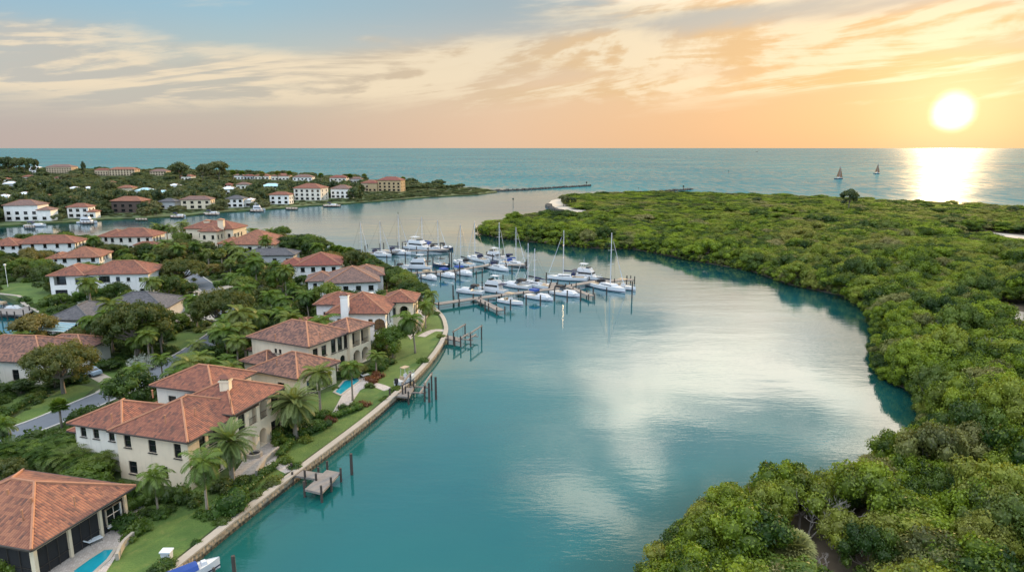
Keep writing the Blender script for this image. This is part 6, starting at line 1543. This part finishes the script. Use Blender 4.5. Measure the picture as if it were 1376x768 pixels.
# parked car on the drive by the oak
def car(px, yaw, label):
    b = G(*px, Z0 + .01); a = R(yaw); t = empty('parked_car', tuple(b), label, 'car')
    P = lambda n, mt, fn: part(b, a, t, n, mt, fn, b.z)
    prof = [(-2.2, .35, .72), (-2.15, .32, .95), (-1.2, .30, 1.0), (.9, .30, .98), (1.9, .32, .86), (2.2, .36, .66)]
    P('body', M['carpaint'], lambda m: m.loft([[(x, -.86, z0), (x, -.88, (z0 + z1) / 2), (x, -.78, z1), (x, .78, z1), (x, .88, (z0 + z1) / 2), (x, .86, z0)] for x, z0, z1 in prof]))
    P('cabin', M['carpaint'], lambda m: m.loft(lbox(-.25, 1.5, 1.16, 2.7, 1.5, .95, 1.48, -.1)))
    P('window', M['glass'], lambda m: (m.loft(lbox(-.25, 1.53, 1.24, 2.4, 1.5, 1.0, 1.42, -.1)), m.loft(lbox(-.25, 1.3, 1.0, 2.74, 1.58, 1.0, 1.40, -.1))))
    for x in (-1.35, 1.35):
        for y in (-.82, .82): P('wheel', M['rubber'], lambda m, x=x, y=y: m.tube([(x, y - .1, .33), (x, y + .1, .33)], .33, 12))
    for y in (-.6, .6): P('headlight', M['roof_white'], lambda m, y=y: m.box((2.15, y, .68), (.12, .3, .14)))
car((121, 503), 155, 'silver-blue car parked on the pale drive beside the large oak')
# street lamps
for px, top, lb in (((11, 385), 357, 'thin white lamp post at the left edge behind the canal'), ((59, 362), 344, 'thin white lamp post left of the small pyramid-roofed house'), ((262, 410), 398, 'white lamp post at the road behind the grey shingle house')):
    b = G(*px, Z0); h = rise(*px, top, Z0); t = empty('street_lamp', tuple(b), lb, 'street lamp'); m = MB(); m.tube([(b.x, b.y, Z0), (b.x, b.y, Z0 + h)], [.10, .07], 6); m.build('post', M['trimw'], t)
    m = MB(); m.loft([[(b.x + x * s, b.y + y * s, Z0 + h + z) for x, y in ((-.25, -.25), (.25, -.25), (.25, .25), (-.25, .25))] for s, z in ((.7, 0), (1.1, .4), (.4, .55))]); m.build('lamp_head', M['trimw'], t)
# patio furniture
def lounger(px, yaw, label):
    b = G(*px, Z0 + .06); a = R(yaw); t = empty('sun_lounger', tuple(b), label, 'lounger', 'pool loungers'); P = lambda n, mt, fn: part(b, a, t, n, mt, fn, b.z)
    P('cushion', M['roof_white'], lambda m: m.box((0, 0, .38), (1.3, .62, .1))); P('backrest', M['roof_white'], lambda m: m.loft([[(-.65, -.31, .36), (-.65, .31, .36), (-.65, .31, .46), (-.65, -.31, .46)], [(-1.15, -.31, .78), (-1.15, .31, .78), (-1.12, .31, .88), (-1.12, -.31, .88)]]))
    for x in (-.55, .55):
        for y in (-.26, .26): P('leg', M['trim'], lambda m, x=x, y=y: m.box((x, y, .165), (.05, .05, .33)))
for k, (px, lb) in enumerate([((483, 503), 'white lounger by the turquoise pool, nearer the house'), ((491, 506), 'white lounger by the turquoise pool, nearer the shrubs'), ((128, 728), 'white lounger beside the small blue pool')]): lounger(px, 40 + k * 7, lb)
b = G(342, 612, Z0 + .06); t = empty('fire_pit', tuple(b), 'round stone fire pit on the terrace of the loggia house', 'fire pit'); m = MB()
m.loft([[(b.x + r * math.cos(k * .449), b.y + r * math.sin(k * .449), b.z + z) for k in range(14)] for r, z in ((1.0, 0), (1.0, .5), (.75, .5), (.7, .3))], cap=False); m.build('ring', M['concrete'], t)
m = MB(); m.quad([(b.x + .72 * math.cos(k * .449), b.y + .72 * math.sin(k * .449), b.z + .32) for k in range(14)]); m.build('bowl', M['black'], t)

# ------------------------------------------------------------------ drop the kinds that were never placed
for p in PROTOS:
    if p.name not in used:
        for c in children(p): bpy.data.objects.remove(c)
        bpy.data.objects.remove(p)
